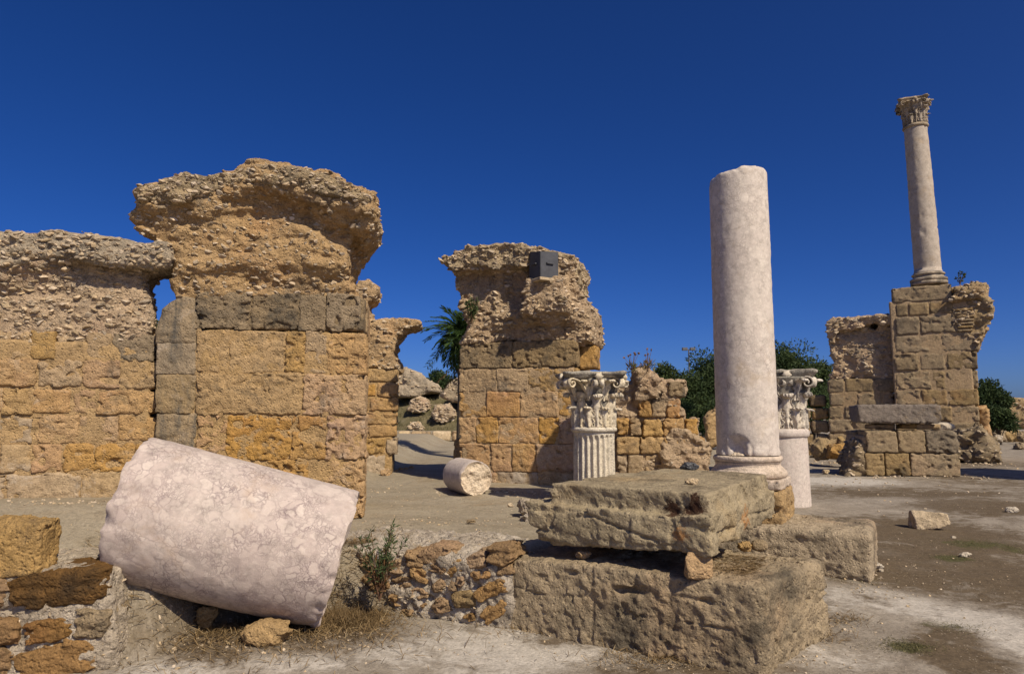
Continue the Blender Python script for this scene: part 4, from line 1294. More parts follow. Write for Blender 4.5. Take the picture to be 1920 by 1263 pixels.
T2 = 12.2
c2 = at(1472, 944, T2)
z2 = 0.0
sc_ = thing('column', 'short pink column with leafy capital, partly hidden behind the thick broken column', 'column', (c2.x, c2.y, z2), 0.0, 'standing ancient columns')
r2 = 0.315 * T2 / 8.85
zr0 = at(1471, 818, T2).z - z2; zr1 = at(1471, 803, T2).z - z2; zt2 = at(1471, 695, T2 * 1.005).z - z2
V, F = lathe(dense([(0.02, -0.02), (r2, -0.02), (r2 * 0.965, zr0), (0.02, zr0)], 0.025), 96, 11, 0.004)
part('shaft', np_mesh('shaft', V, F), M['pinkshaft'], sc_)
V, F = lathe(dense([(0.02, zr0 - 0.01)] + torus_prof(r2 * 0.98, zr0 - 0.01, zr1, 0.035) + [(0.02, zr1)], 0.012), 96, 12, 0.004, 0.03)
part('necking', np_mesh('necking', V, F), M['pinkshaft'], sc_)
capital(sc_, zr1 - 0.01, r2 * 0.92, zt2 - zr1 + 0.02, 0.375 * T2 / 8.85, M['carvedgrey'], M['abacus'], 220, rz=radians(-8))

# ================================================================ fluted column with capital
c3 = at(1115, 945, 8.5)
z3 = TERR - 0.05
fc = thing('column', 'fluted cream column with large leafy capital in front of the middle pier', 'column', (c3.x, c3.y, z3), 0.0, 'standing ancient columns')
r3 = 0.262
zn0 = at(1115, 810, 8.5).z - z3; zn1 = at(1115, 800, 8.5).z - z3; zt3 = at(1115, 697, 8.55).z - z3
nfl = 22
nth = nfl * 12
th = np.linspace(0, 2 * pi, nth, endpoint=False)
zs = np.concatenate([np.linspace(0, zn0 - 0.16, 30), np.linspace(zn0 - 0.15, zn0, 26)])
ph = (th * nfl / (2 * pi)) % 1.0
x = np.abs(ph - 0.5) / 0.38
fl = np.sqrt(np.clip(1 - x ** 2, 0, 1))
Vs = []
for z in zs:
    zz = (z - (zn0 - 0.075)) / 0.045            # rounded heads of the flutes
    head = fl if zz < 0 else np.sqrt(np.clip(1 - x ** 2 - zz ** 2, 0, 1))
    dep = 0.034 * head
    rad = r3 * (1 - 0.02 * z / zn0) - dep
    Vs.append(np.stack([rad * np.cos(th), rad * np.sin(th), np.full(nth, z)], -1))
V = np.concatenate(Vs).astype(np.float32)
wear_ = 0.012 * np.maximum(0, fbm(V, (9, 9, 5), 3, 91) - 0.25) + 0.003 * fbm(V, 12, 2, 93)
V[:, :2] *= (1 - wear_ / r3)[:, None]
k = np.arange(nth)
F = np.concatenate([np.stack([i * nth + k, i * nth + (k + 1) % nth, (i + 1) * nth + (k + 1) % nth, (i + 1) * nth + k], 1) for i in range(len(zs) - 1)])
part('fluted_shaft', np_mesh('fluted_shaft', V, F), M['carved'], fc)
V, F = lathe(dense([(0.02, zn0)] + [(r3 * 1.0, zn0)] + torus_prof(r3 * 1.0, zn0 + 0.005, zn1, 0.028) + [(0.02, zn1 + 0.004)], 0.01), 96, 14, 0.003, 0.03)
part('necking', np_mesh('necking', V, F), M['carved'], fc)
capital(fc, zn1 - 0.005, r3 * 0.96, zt3 - zn1, 0.435, M['carved'], M['abacus'], 230, rz=radians(3), drop_corner=3)

# ================================================================ big fallen column
A = at(238, 948, 4.95); B = at(638, 1046, 5.16)
ax_ = (B - A); Lf = ax_.length
bc = thing('fallen_column', 'huge pink veined marble column section lying tilted in the left foreground', 'column', A)
bc.rotation_mode = 'QUATERNION'
bc.rotation_quaternion = ax_.to_track_quat('Z', 'Y')
def brk_bottom(x, y):
    P = np.stack([x * 2.2, y * 2.2, 0 * x], -1).astype(np.float32)
    return 0.022 * fbm(P, 1.6, 4, 81) + 0.046 * (1 - y)
def brk_top(x, y):
    P = np.stack([x * 2.5, y * 2.5, 0 * x], -1).astype(np.float32)
    return 0.02 * fbm(P, 1.2, 4, 83) - 0.05 * np.clip(1 - (x * x + y * y), 0, 1)
broken_shaft('shaft', bc, M['breccia'], M['breccia'], 0.515, 0.508, Lf, 85, n=200, step=0.014, top=brk_top, bottom=brk_bottom, chip=0.06, edge=0.06, gouge=0.02)

# ================================================================ small drum on the terrace
E = at(893, 897, 9.35); Dn = Vector((-0.42, 0.90, 0.0)).normalized()
dz = E.z
dr = thing('column_drum', 'small pale column drum lying on the dusty terrace by the middle pier', 'column drum', E)
dr.rotation_mode = 'QUATERNION'
dr.rotation_quaternion = (-Dn).to_track_quat('Z', 'Y')
def flat_(x, y):
    P = np.stack([x * 2, y * 2, 0 * x], -1).astype(np.float32)
    return 0.012 * fbm(P, 1.3, 3, 87)
broken_shaft('shaft', dr, M['drum'], M['broken'], 0.245, 0.243, 0.72, 88, n=96, step=0.03, top=flat_, bottom=flat_, chip=0.03, edge=0.04)
for ch in dr.children: ch.location = (0, 0, -0.72)

# ================================================================ foreground plinth and the big slab on it
cA, tA = gnd(948, 1178, 0.0)
FA = Frame((cA.x, cA.y, -0.04), -30.5)
pa = thing('stone_plinth', 'big pitted sandstone plinth in the foreground carrying the thick tilted slab', 'plinth', FA.o, FA.a, 'rough stone plinths')
uA1 = FA.loc(1432, 1190)[0]
zA = 0.56
lo, hi = (0.0, 0.0, 0.0), (uA1 + 0.30, 1.10, zA + 0.03)
def pa_detail(P):
    d = plinth_detail(311)(P)
    # vertical joint filled with mortar, long gouge, hollows
    j = np.exp(-((P[:, 0] - 0.72) / 0.012) ** 2) * 0.008
    bed = 0.028 * np.exp(-((P[:, 2] - 0.36 - 0.05 * vn(P, 1.6, 7) - 0.02 * vn(P, 6, 8)) / 0.009) ** 2) * np.clip(vn(P, 1.9, 9) * 3, 0, 1)
    j = j + bed
    sag = 0.05 * np.clip((P[:, 2] - 0.3) / 0.3, 0, 1) * np.clip(1 - P[:, 0] / 0.7, 0, 1)
    return d + j + sag
def pa_base(P):
    q = P.copy()
    q[..., 0] = q[..., 0] - 0.21 * q[..., 1] * np.clip(q[..., 0] / uA1, 0, 1.4)      # the plinth is not square in plan
    return sd_box(q, lo, (uA1, hi[1], hi[2]), 0.04)
V, Q = sdf(pa_base, pa_detail, lo, hi, 0.0115)
part('block', np_mesh('plinth', V, Q), M['plinth'], pa)

FS = Frame((at(1010, 960, 5.35).x, at(1010, 960, 5.35).y, 0.0), -36)
zt_ = 1.075
uS = FS.loc(1325, 960)[0]
sl = thing('stone_slab', 'thick rough grey green slab with rust stains lying tilted on the foreground plinth', 'slab', (FS.o.x, FS.o.y, 0), FS.a)
def slab_base(P):
    u, w, z = P[..., 0], P[..., 1], P[..., 2]
    def planes(*ps):
        return np.max(np.stack([(u * a + w * b + z * c_ - d) / sqrt(a * a + b * b + c_ * c_) for a, b, c_, d in ps]), 0)
    lower = planes((-1, 0, -0.35, -0.24), (1, 0.06, 0, uS + 0.02), (0, -1, 0, 0.02), (0.05, 1, 0.0, 1.98), (0, 0, 1, 0.93), (0.05, 0.02, -1, -0.665 + 0.02), (0.0, -1, -0.55, -0.36), (0.8, 0, -1, 0.43))
    upper = planes((-1, 0.12, 0.0, -0.06), (1, 0.06, 0.12, uS + 0.10), (0, -1, 0.0, -0.10), (0.05, 1, 0.0, 1.92), (0.0, 0.0, 1, zt_), (0, 0, -1, -0.8))
    return smin(lower, upper, 0.03) - 0.012
def slab_detail(P):
    q = P.copy(); q[:, 0] += 0.7 * P[:, 2]
    d = 0.013 * fbm(P, 2.4, 2, 321) + 0.006 * np.abs(vn(q, (38, 14, 8), 322)) + 0.018 * facet(P, (3.2, 3.2, 6), 321) + 0.008 * facet(q, (11, 11, 8), 322) + 0.003 * facet(P, (30, 30, 30), 325) + 0.008 * fbm(P, 14, 2, 323) + 0.004 * vn(P, 40, 324)
    d = d + 0.06 * np.maximum(0, fbm(P, (2, 2, 12), 3, 326) - 0.55)
    for z0_, sd_ in ((0.80, 14),):      # bedding cracks
        d = d + 0.022 * np.exp(-((P[:, 2] - z0_ - 0.07 * vn(P, 1.5, sd_) - 0.03 * vn(P, 7, sd_ + 1)) / 0.008) ** 2) * np.clip(vn(P, 2.3, sd_ + 2) * 4 - 0.6, 0, 1)
    top = np.clip((P[:, 2] - zt_ + 0.06) / 0.05, 0, 1)
    return d * (1 - 0.6 * top)
V, Q = sdf(slab_base, slab_detail, (-0.05, -0.06, 0.55), (uS + 0.14, 2.04, 1.12), 0.0125, 0.1)
slab_me = np_mesh('slab', V, Q)
def slab_material():
    m = M['slab'].copy(); m.name = 'rust_stained_slab'
    nt = m.node_tree; N = NB(nt)
    bs = [x for x in nt.nodes if x.type == 'BSDF_PRINCIPLED'][0]
    src = bs.inputs['Base Color'].links[0].from_socket
    tc = N.n('TexCoord').outputs['Object']
    nz = N.noise(tc, 11, 8, 0.75, 0.8)
    def spot(c, r):
        d = N.n('VectorMath', operation='DISTANCE'); N.put(d.inputs[0], tc); d.inputs[1].default_value = c
        return N.ramp(N.math('ADD', N.math('DIVIDE', d.outputs['Value'], r), N.math('MULTIPLY', N.math('SUBTRACT', nz, 0.5), 3.2)), [(0.55, 1.0), (0.95, 0.0)])
    f1 = N.math('MAXIMUM', spot((uS - 0.12, 0.08, 0.98), 0.11), spot((uS - 0.27, 0.08, 0.96), 0.08))
    f1 = N.math('MAXIMUM', f1, spot((uS - 0.14, 0.05, 0.90), 0.08))
    col = N.mix(N.math('MULTIPLY', f1, 0.95), src, (0.045, 0.018, 0.010))
    f2 = N.math('MAXIMUM', spot((uS - 0.17, 0.0, 0.83), 0.07), spot((uS + 0.05, 0.90, 0.83), 0.14))
    col = N.mix(N.math('MULTIPLY', f2, 0.85), col, (0.38, 0.18, 0.06))
    nt.links.new(col, bs.inputs['Base Color'])
    return m
M['rustslab'] = slab_material()
part('slab', slab_me, M['rustslab'], sl)

# ================================================================ foreground rubble walls
def field_stones(parent, fr, lst, w, mat, vox, seed0, depth=0.16, proud=0.005, cuts=(0.80, 1.1), grow=1.12):
    for i, (cx, cy, rx, ry, tilt, mn) in enumerate(lst):
        u, z = fr.loc(cx, cy, w); z -= fr.o.z
        u2, _ = fr.loc(cx + rx, cy, w); z2 = fr.loc(cx, cy - ry, w)[1] - fr.o.z
        a, b = grow * abs(u2 - u), grow * abs(z2 - z)
        sd_ = seed0 + i
        rr = random.Random(sd_)
        cut = [(rr.uniform(0, 2 * pi), rr.uniform(*cuts)) for _ in range(6)]
        def base(P, a=a, b=b, cut=cut):
            x = P[..., 0] / a; y = P[..., 2] / b; q = P[..., 1] / depth
            d = (np.abs(x) ** 5 + np.abs(y) ** 5 + np.abs(q) ** 9) ** (1 / 6.0) - 1
            for th_, k_ in cut:
                d = np.maximum(d, x * cos(th_) + y * sin(th_) - k_)
            return d * min(a, b, depth)
        off = np.array((sd_ * 1.7 % 11, sd_ * 0.9 % 7, sd_ * 2.3 % 9), np.float32)
        det = lambda P, off=off: 0.008 * fbm(P + off, 6, 2, 331) + 0.010 * facet(P + off, (7, 7, 22), 331) + 0.006 * facet(P + off, (18, 18, 44), 333) + 0.012 * np.maximum(0, vn(P + off, (5, 5, 30), 335) - 0.1)
        V, Q = sdf(base, det, (-a, -depth, -b), (a, depth, b), vox, 0.1)
        o = part('field_stone', np_mesh('field_stone', V, Q), M[mn], parent)
        o.location = (u, w + depth - proud, z)
        o.rotation_euler = (0, -tilt, 0)

cM, tM = gnd(740, 1152, 0.0)
FM = Frame((cM.x, cM.y, -0.04), -24)
wm = thing('rubble_wall', 'low mortared fieldstone terrace wall behind the green shrub, between fallen column and plinth', 'wall', FM.o, FM.a, 'mortared fieldstone walls')
uMr = FM.loc(958, 1110)[0]; uMl = FM.loc(600, 1110)[0]
zM = TERR + 0.04
poly = [(uMl, 0), (uMl, zM), (uMr - 0.3, zM), (uMr - 0.02, zM - 0.03), (uMr + 0.02, 0)]
def mort_detail(seed):
    return lambda P: 0.030 * fbm(P, 3, 2, seed) + 0.010 * fbm(P, 11, 2, seed + 1) + 0.014 * facet(P, 12, seed) + 0.008 * facet(P, 28, seed + 1) + 0.008 * vn(P, 32, seed + 2) + 0.03 * np.maximum(0, fbm(P, 7, 2, seed + 4) - 0.4)
V, Q = mass_mesh([(poly, 0.02, 0.55, 0.05), ([(uMl, 0.1), (uMl, zM + 0.02), (uMr - 0.25, zM + 0.02), (uMr - 0.1, 0.1)], 0.30, 1.0, 0.06)], 0.013, mort_detail(341), 0.1)
part('mortar_bed', np_mesh('mortar_bed', V, Q), M['limemortar'], wm)
st = [(776, 1050, 16, 15, 0.0, 'field'), (812, 1042, 26, 19, 0.05, 'field'), (853, 1062, 20, 14, 0.35, 'field'), (820, 1067, 17, 11, 0.1, 'field'), (891, 1051, 22, 15, 0.3, 'field'), (934, 1042, 24, 16, 0.05, 'field'),
      (942, 1069, 15, 12, 0.1, 'field'), (860, 1090, 8, 14, -0.2, 'field'), (819, 1099, 11, 11, 0.5, 'field'), (788, 1112, 15, 12, 0, 'field'), (786, 1076, 14, 11, -0.3, 'field'),
      (825, 1137, 18, 13, 0.35, 'field'), (868, 1124, 21, 17, 0.05, 'dull'), (912, 1108, 27, 14, 0.45, 'field'), (928, 1145, 26, 15, 0.55, 'field'), (787, 1142, 9, 9, 0, 'field'), (759, 1143, 12, 8, 0, 'field'),
      (889, 1080, 9, 9, 0.4, 'field'), (911, 1077, 7, 7, 0, 'field'), (846, 1100, 6, 9, 0, 'field'), (938, 1098, 12, 12, 0, 'field'), (732, 1062, 20, 14, 0.1, 'field'), (690, 1055, 18, 14, 0, 'field'), (752, 1092, 16, 13, 0.2, 'field'),
      (712, 1098, 18, 12, 0, 'field'), (683, 1090, 13, 12, 0.2, 'field'), (880, 1158, 11, 7, 0.2, 'field'), (740, 1125, 12, 10, 0.1, 'field'), (655, 1070, 16, 14, 0, 'field'), (660, 1110, 16, 12, 0.1, 'field')]
field_stones(wm, FM, st, 0.0, 'field', 0.011, 1200)
scatter_rubble(wm, V, Q, 260, 0.008, 0.03, 0, 351, cam_local=cam_in(FM), tilt=0.5)

TL = 4.30
cl = at(205, 1263, TL)
FL = Frame((cl.x, cl.y, -0.25), 4)
wl = thing('rubble_wall', 'mortared fieldstone wall in the near left corner, long brown stones set in grey mortar', 'wall', FL.o, FL.a, 'mortared fieldstone walls')
ul = FL.loc(-150, 1150)[0]
zl = FL.loc(120, 1062)[1] - FL.o.z
V, Q = mass_mesh([([(ul, -0.1), (ul, zl), (-0.05, zl - 0.01), (0.0, 0.3), (0.02, -0.1)], 0.02, 0.7, 0.04)], 0.013, mort_detail(361), 0.1)
part('mortar_bed', np_mesh('mortar_bed', V, Q), M['limemortar'], wl)
st = [(104, 1104, 92, 40, 0.05, 'fielddark'), (-70, 1108, 80, 42, 0.0, 'fieldmid'), (90, 1183, 50, 25, 0.12, 'fieldmid'), (170, 1170, 33, 29, 0.0, 'dull'), (-12, 1186, 44, 28, 0.05, 'fieldmid'),
      (108, 1238, 82, 36, 0.12, 'fieldmid'), (-40, 1246, 60, 34, 0.1, 'fieldmid'), (20, 1312, 80, 30, 0.05, 'field'), (150, 1310, 60, 26, 0.05, 'field'), (-110, 1190, 45, 30, 0, 'field')]
field_stones(wl, FL, st, 0.0, 'field', 0.0115, 1300, depth=0.2, proud=0.022, cuts=(0.97, 1.25), grow=0.98)
scatter_rubble(wl, V, Q, 160, 0.008, 0.028, 0, 363, cam_local=cam_in(FL), tilt=0.5)

# ================================================================ loose stones
def loose(name, label, cat, px, py, z, sx, sy, sz, mat, seed, rz=0.0, boxy=2.6, t=None, vox=None, group=None, a=1.0, nc=7):
    """A lone stone whose lower middle stands at photo pixel (px, py); half sizes in metres."""
    if t is None:
        p, t = gnd(px, py, z)
    else:
        p = at(px, py, t); z = p.z
    p = Vector((p.x, p.y, z)) + Vector((p.x, p.y, 0)).normalized() * sy * (0.6 if py < 1190 else -0.2)
    rr = random.Random(seed)
    cut = [(Vector((rr.gauss(0, 1), rr.gauss(0, 1), rr.gauss(0, 0.7))).normalized(), rr.uniform(0.68, 0.98)) for _ in range(nc)]
    s = np.array((sx, sy, sz), np.float32)
    def base(P):
        q = P / s
        d = (np.abs(q) ** boxy).sum(-1) ** (1 / boxy) - 1
        for n_, k_ in cut:
            d = np.maximum(d, q @ np.array(n_[:], np.float32) - k_)
        return d * float(s.min())
    off = np.array((seed * 1.3 % 9, seed * 2.7 % 9, seed * 0.6 % 9), np.float32)
    m_ = float(s.mean())
    det = lambda P: a * m_ * (0.14 * fbm((P + off * m_) / m_, 1.3, 2, seed % 13) + 0.10 * facet((P + off) / m_, 1.8, seed % 11) + 0.06 * facet((P + off) / m_, 5, seed % 7))
    vox = vox or max(0.004, m_ / 11)
    V, Q = sdf(base, det, -s, s, vox, m_ * 1.5)
    if len(V) == 0: return None
    V[:, 2] -= V[:, 2].min() + m_ * 0.12
    o = part(name, np_mesh(name, V, Q), M[mat])
    o.location = p; o.rotation_euler = (0, 0, rz)
    tag(o, label, cat, group)
    return o

blk = loose('stone_block', 'small pale squared block alone on the dark earth at the right', 'stone', 1742, 992, 0.0, 0.22, 0.15, 0.135, 'pale', 31, radians(-8), 9.0, vox=0.012, a=0.35)
loose('chocking_stone', 'small orange brown stone wedged under the near corner of the thick slab', 'stone', 1307, 1083, 0.55, 0.095, 0.07, 0.085, 'ochre', 44, 0.2, 6.0, a=0.3, vox=0.006, nc=4)
loose('flat_stone', 'little flat tan stone under the left end of the thick slab', 'stone', 1093, 1048, 0.55, 0.055, 0.05, 0.03, 'tan', 35, 0.1)
loose('round_stone', 'smooth round pinkish stone under the right corner of the thick slab', 'stone', 1424, 1033, 0.56, 0.065, 0.06, 0.045, 'dull', 36, 0.0, 2.1, a=0.3)
loose('flat_stone', 'tan wedge stone under the slab just left of the round stone', 'stone', 1398, 1034, 0.56, 0.06, 0.05, 0.035, 'tan', 37, 0.3)
loose('boulder', 'rounded ochre stone propping the lower end of the huge fallen column', 'stone', 505, 1206, 0.07, 0.18, 0.11, 0.085, 'tan', 39, 0.1, 2.3, a=0.7)
loose('stone', 'small brown stone in the shade under the middle of the fallen column', 'stone', 385, 1178, 0.12, 0.08, 0.06, 0.07, 'dull', 41, 0.4)
loose('stone', 'grey clod beside the near left rubble wall under the end of the fallen column', 'stone', 268, 1150, 0.18, 0.10, 0.08, 0.085, 'limemortar', 42, 0.2)
loose('red_shard', 'thin red tile shard on the litter by the near left wall', 'shard', 240, 1185, 0.12, 0.045, 0.03, 0.012, 'field', 43, 0.6)
loose('pebble', 'white pebble lying on the dry litter at the bottom left', 'stone', 400, 1244, 0.0, 0.035, 0.025, 0.02, 'white', 46, 0.0)
top_blk = loose('stone_block', 'angular ochre block lying on top of the near left rubble wall', 'stone', 20, 1080, 0.6, 0.235, 0.13, 0.175, 'tan', 147, 0.1, 12.0, t=4.36, vox=0.009, a=0.45, nc=1)
loose('pebble', 'pale pebble on the terrace left of the slab', 'stone', 957, 949, TERR, 0.035, 0.03, 0.022, 'pale', 48)
loose('pebble', 'pale pebble on the terrace in front of the left wall', 'stone', 187, 956, TERR, 0.03, 0.03, 0.02, 'white', 49)
loose('brick_lump', 'orange brick lump at the foot of the horn shaped pier', 'brick', 724, 892, TERR, 0.10, 0.08, 0.06, 'ochre', 51, 0.2, 4.0)
for i, (x, y, s_) in enumerate([(752, 882, 0.05), (761, 881, 0.045), (772, 879, 0.05), (744, 884, 0.03)]):
    loose('brick_fragment', ['yellow brick crumb, nearest to the orange lump but one', 'yellow brick crumb in the middle of the row beside the orange lump', 'reddish crumb farthest from the orange lump', 'tiny crumb right beside the orange lump'][i], 'brick', x, y, TERR, s_, s_ * 0.8, s_ * 0.6, 'ochre', 60 + i, group='brick crumbs on the terrace')
loose('dark_stone', 'flat blackish stone on the ground behind the slab, below the low ochre wall', 'stone', 1291, 884, TERR - 0.1, 0.13, 0.09, 0.06, 'zinc', 65, t=9.5)
loose('limestone_chip', 'small crumbly chip lying on top of the thick slab', 'stone', 1297, 909, 1.07, 0.05, 0.03, 0.025, 'pale', 66, t=5.25)
loose('stone', 'small pale stone on the ground at the far right', 'stone', 1897, 963, 0.0, 0.10, 0.08, 0.055, 'white', 67)
for i, (x, y, s_) in enumerate([(1648, 1066, 0.045), (1652, 1072, 0.03), (1640, 1060, 0.035)]):
    loose('pebble', ['larger white pebble by the right end of the bare plinth', 'lower white pebble by the right end of the bare plinth', 'white pebble tucked against the right end of the bare plinth'][i], 'stone', x, y, 0.0, s_, s_ * 0.8, s_ * 0.6, 'white', 70 + i, group='pebbles by the bare plinth')
loose('pebble', 'white pebble on the dark earth below the squared block', 'stone', 1788, 1012, 0.0, 0.04, 0.03, 0.025, 'white', 74)
loose('pebble', 'white pebble beside the mossy patch at the right', 'stone', 1810, 1046, 0.0, 0.06, 0.04, 0.03, 'white', 75)
loose('pebble', 'white pebble on the earth below the bare plinth corner', 'stone', 1618, 1108, 0.0, 0.018, 0.015, 0.012, 'white', 76)
loose('pebble', 'pale pebble behind the short pink column', 'stone', 1549, 888, 0.0, 0.09, 0.07, 0.05, 'pale', 77)
loose('pebble', 'brown stone chip on the terrace above the fieldstone wall', 'stone', 882, 980, TERR, 0.05, 0.03, 0.02, 'dull', 78)
loose('rubble_stone', 'crusty lump on the terrace edge at the left end of the slab', 'stone', 1000, 968, TERR, 0.16, 0.14, 0.10, 'limemortar', 79, 0.3)
loose('rubble_stone', 'small lump on the terrace edge above the fieldstone wall', 'stone', 992, 985, TERR - 0.05, 0.10, 0.09, 0.06, 'limemortar', 80, 0.3)
loose('white_stone', 'smooth white stone resting on the low masonry base beside its slab', 'stone', 1768, 807, 1.2, 0.30, 0.22, 0.12, 'white', 81, 0.1, 2.2, t=18.0, a=0.3)
loose('stone', 'broken block beside the low masonry base, right of the short column', 'stone', 1550, 862, 0.0, 0.42, 0.25, 0.30, 'dull', 84, 0.1, 6.0, t=20.5)
loose('stone', 'tan broken block leaning at the left end of the low masonry base', 'stone', 1580, 864, 0.0, 0.36, 0.25, 0.26, 'ochre', 85, -0.2, 5.0, t=20.0)
loose('stone', 'upright little block on top of the broken blocks', 'stone', 1578, 836, 0.0, 0.13, 0.12, 0.15, 'dull', 86, 0.2, 5.0, t=20.3)
for i, (x, y, sx_, sz_) in enumerate([(1876, 828, 0.5, 0.30), (1898, 828, 0.55, 0.33), (1926, 832, 0.5, 0.3), (1912, 842, 0.2, 0.15)]):
    loose('kerb_stone', ['rough kerb stone nearest to the far right pier', 'rough kerb stone second from the far right pier', 'rough kerb stone cut by the right edge of the photo', 'small stone before the kerb stones at the right edge'][i], 'stone', x, y, 0.0, sx_, 0.3, sz_, 'dull', 90 + i, 0.1, 5.0, group='kerb stones at the far right')
loose('stone', 'pale stone tip beside the foot of the far right pier', 'stone', 1872, 828, 0.0, 0.2, 0.12, 0.12, 'white', 95, 0.5, t=22.5)
loose('stone_post', 'small upright stone block standing behind the thick column, by the bushes', 'stone', 1342, 838, 0.0, 0.35, 0.3, 0.55, 'tan', 96, 0.1, 7.0, t=21)

# long grey slab on the low masonry base
F10 = Frame((F9.o.x, F9.o.y, 0), -9)
ua, zb_ = F10.loc(1609, 797); ub, zt_ = F10.loc(1764, 759)
bs_ = thing('stone_slab', 'long grey purple slab lying across the low masonry base at the right', 'slab', F10.world((ua + ub) / 2, 0.35, zb_ + 0.05), F10.a)
stone_block(bs_, (-(ub - ua) / 2, -0.42, 0), ((ub - ua) / 2, 0.42, zt_ - zb_ - 0.03), 0.036, 1405, M['greyslab'], 0.03, 1.6, 0.6, 0.02, name='slab')
for i, x in enumerate((1660, 1720, 1748)):
    u, z = F10.loc(x, 806)
    o = stone_block(thing('packing_stone', ['yellow packing stone under the left part of the long slab', 'yellow packing stone under the middle of the long slab', 'yellow packing stone under the right end of the long slab'][i], 'stone', F10.world(u, 0.4, z + 0.02), F10.a, 'packing stones under the long slab'),
                    (-0.3, -0.2, 0), (0.3, 0.2, 0.13), 0.04, 1410 + i, M['tan'], 0.03)

# ================================================================ grey metal box on the middle pier
pbx = at(1014, 519, 10.45)
bx = thing('metal_box', 'grey sheet metal housing with a slanted lid on top of the middle pier', 'box', pbx, radians(31))
def solid(verts, faces):
    return np.array(verts, np.float32), np.array(faces)
w_ = 0.33
bm = bmesh.new()
pts = [(-w_ * 0.02, 0, 0), (w_, 0, 0), (w_, w_, 0), (0, w_, 0)]
lo_ = [bm.verts.new(p) for p in pts]
hi_ = [bm.verts.new((p[0], p[1], 0.40 + 0.10 * p[1] / w_ * 0.6 + 0.03 * p[0] / w_)) for p in pts]
bm.faces.new(lo_[::-1]); bm.faces.new(hi_)
for i in range(4): bm.faces.new((lo_[i], lo_[(i + 1) % 4], hi_[(i + 1) % 4], hi_[i]))
bmesh.ops.bevel(bm, geom=bm.edges[:], offset=0.006, segments=2, affect='EDGES')
part('body', bm_mesh('body', bm), M['zinc'], bx)
def small_box(name, lo, hi, mat, parent, bev=0.003):
    bm = bmesh.new(); bmesh.ops.create_cube(bm, size=1)
    for v in bm.verts:
        v.co = Vector([lo[i] + (v.co[i] + 0.5) * (hi[i] - lo[i]) for i in range(3)])
    bmesh.ops.bevel(bm, geom=bm.edges[:], offset=bev, segments=1, affect='EDGES')
    return part(name, bm_mesh(name, bm), mat, parent)
small_box('handle', (0.10, -0.03, 0.215), (0.23, -0.002, 0.24), M['zinc'], bx)
small_box('handle', (-0.035, 0.10, 0.215), (-0.004, 0.23, 0.24), M['zinc'], bx)
small_box('base_slab', (-0.03, -0.03, -0.05), (w_ + 0.03, w_ + 0.03, -0.002), M['pale'], bx, 0.008)

# ================================================================ vegetation
def leaf_quads(P, D, L, Wd, r, bend=0.0):
    """Diamond leaves at points P pointing along D."""
    n = len(P)
    up = r.normal(size=(n, 3)); S = np.cross(D, up); S /= np.linalg.norm(S, axis=1)[:, None] + 1e-9
    L = np.broadcast_to(np.asarray(L), (n,))[:, None]; Wd = np.broadcast_to(np.asarray(Wd), (n,))[:, None]
    N = np.cross(S, D)
    a = P; b = P + D * L * 0.5 + S * Wd * 0.5 + N * bend * L; c = P + D * L; d = P + D * L * 0.5 - S * Wd * 0.5 + N * bend * L
    V = np.stack([a, b, c, d], 1).reshape(-1, 3)
    F = np.arange(4 * n).reshape(n, 4)
    return V, F

def unit(v): return v / (np.linalg.norm(v, axis=-1, keepdims=True) + 1e-9)

def tree(name, label, cat, base, h, cw, mat, seed, n=7000, leaf=0.20, trunk_h=None, group='trees and bushes behind the ruins', spiky=0.0, squash=0.8):
    r = np.random.default_rng(seed)
    t = thing(name, label, cat, base, 0, group)
    th_ = trunk_h if trunk_h is not None else h * 0.3
    tips = []
    k = 11
    for i in range(k * 4):
        d = unit(r.normal(size=3)); d[2] = abs(d[2]) * 1.0 - 0.25
        rad = r.uniform(0.25, 1.0) ** 0.6
        tips.append(np.array((d[0] * cw * rad, d[1] * cw * rad, th_ + (h - th_) * (0.45 + 0.55 * d[2] * rad * 0.95))))
    tips = np.array(tips)
    items = [tube_np([(0, 0, -0.1), (0.05 * h * r.normal() * 0.4, 0, th_ * 0.6), (0.0, 0.0, th_ + (h - th_) * 0.35)], [0.03 * h, 0.022 * h, 0.012 * h], 7)]
    for tp in tips[::5]:
        s0 = np.array((0, 0, th_ * 0.85)); m_ = (s0 + tp) / 2 + np.array((0, 0, 0.05 * h))
        items.append(tube_np([s0, m_, tp], [0.012 * h, 0.007 * h, 0.002 * h], 5))
    v, f = join_np(items)
    part('trunk', np_mesh('trunk', v, f), M['bark'], t)
    sel = r.integers(len(tips), size=n)
    cs = 0.16 * (cw + h * 0.5) * r.uniform(0.7, 1.3, len(tips))
    q = unit(r.normal(size=(n, 3))) * (r.random((n, 1)) ** 0.4)
    q[:, 2] *= squash
    P = tips[sel] + q * cs[sel][:, None]
    P[:, 2] = np.maximum(P[:, 2], 0.1)
    D = unit(q + r.normal(size=(n, 3)) * 0.7 + np.array((0, 0, spiky)))
    V, F = leaf_quads(P, D, leaf * r.uniform(0.6, 1.4, n), leaf * 0.42, r, 0.08)
    me = np_mesh('crown', V, F, False)
    clump = r.random(len(tips))
    attr(me, 'tint', np.repeat(np.clip(0.6 * clump[sel] + 0.4 * r.random(n), 0, 0.99) * 0.8, 4))
    part('crown', me, M[mat], t)
    return t

def ground_pt(px, d):
    p = at(px, 790, d)
    return Vector((p.x, p.y, gh(p.x, p.y) - 0.05))

def tree_px(name, label, cat, px, ytop, d, half_px, mat, seed, **kw):
    b = ground_pt(px, d)
    top = at(px, ytop, d).z
    h = top - b.z
    return tree(name, label, cat, b, h, half_px / FPX * d, mat, seed, **kw)

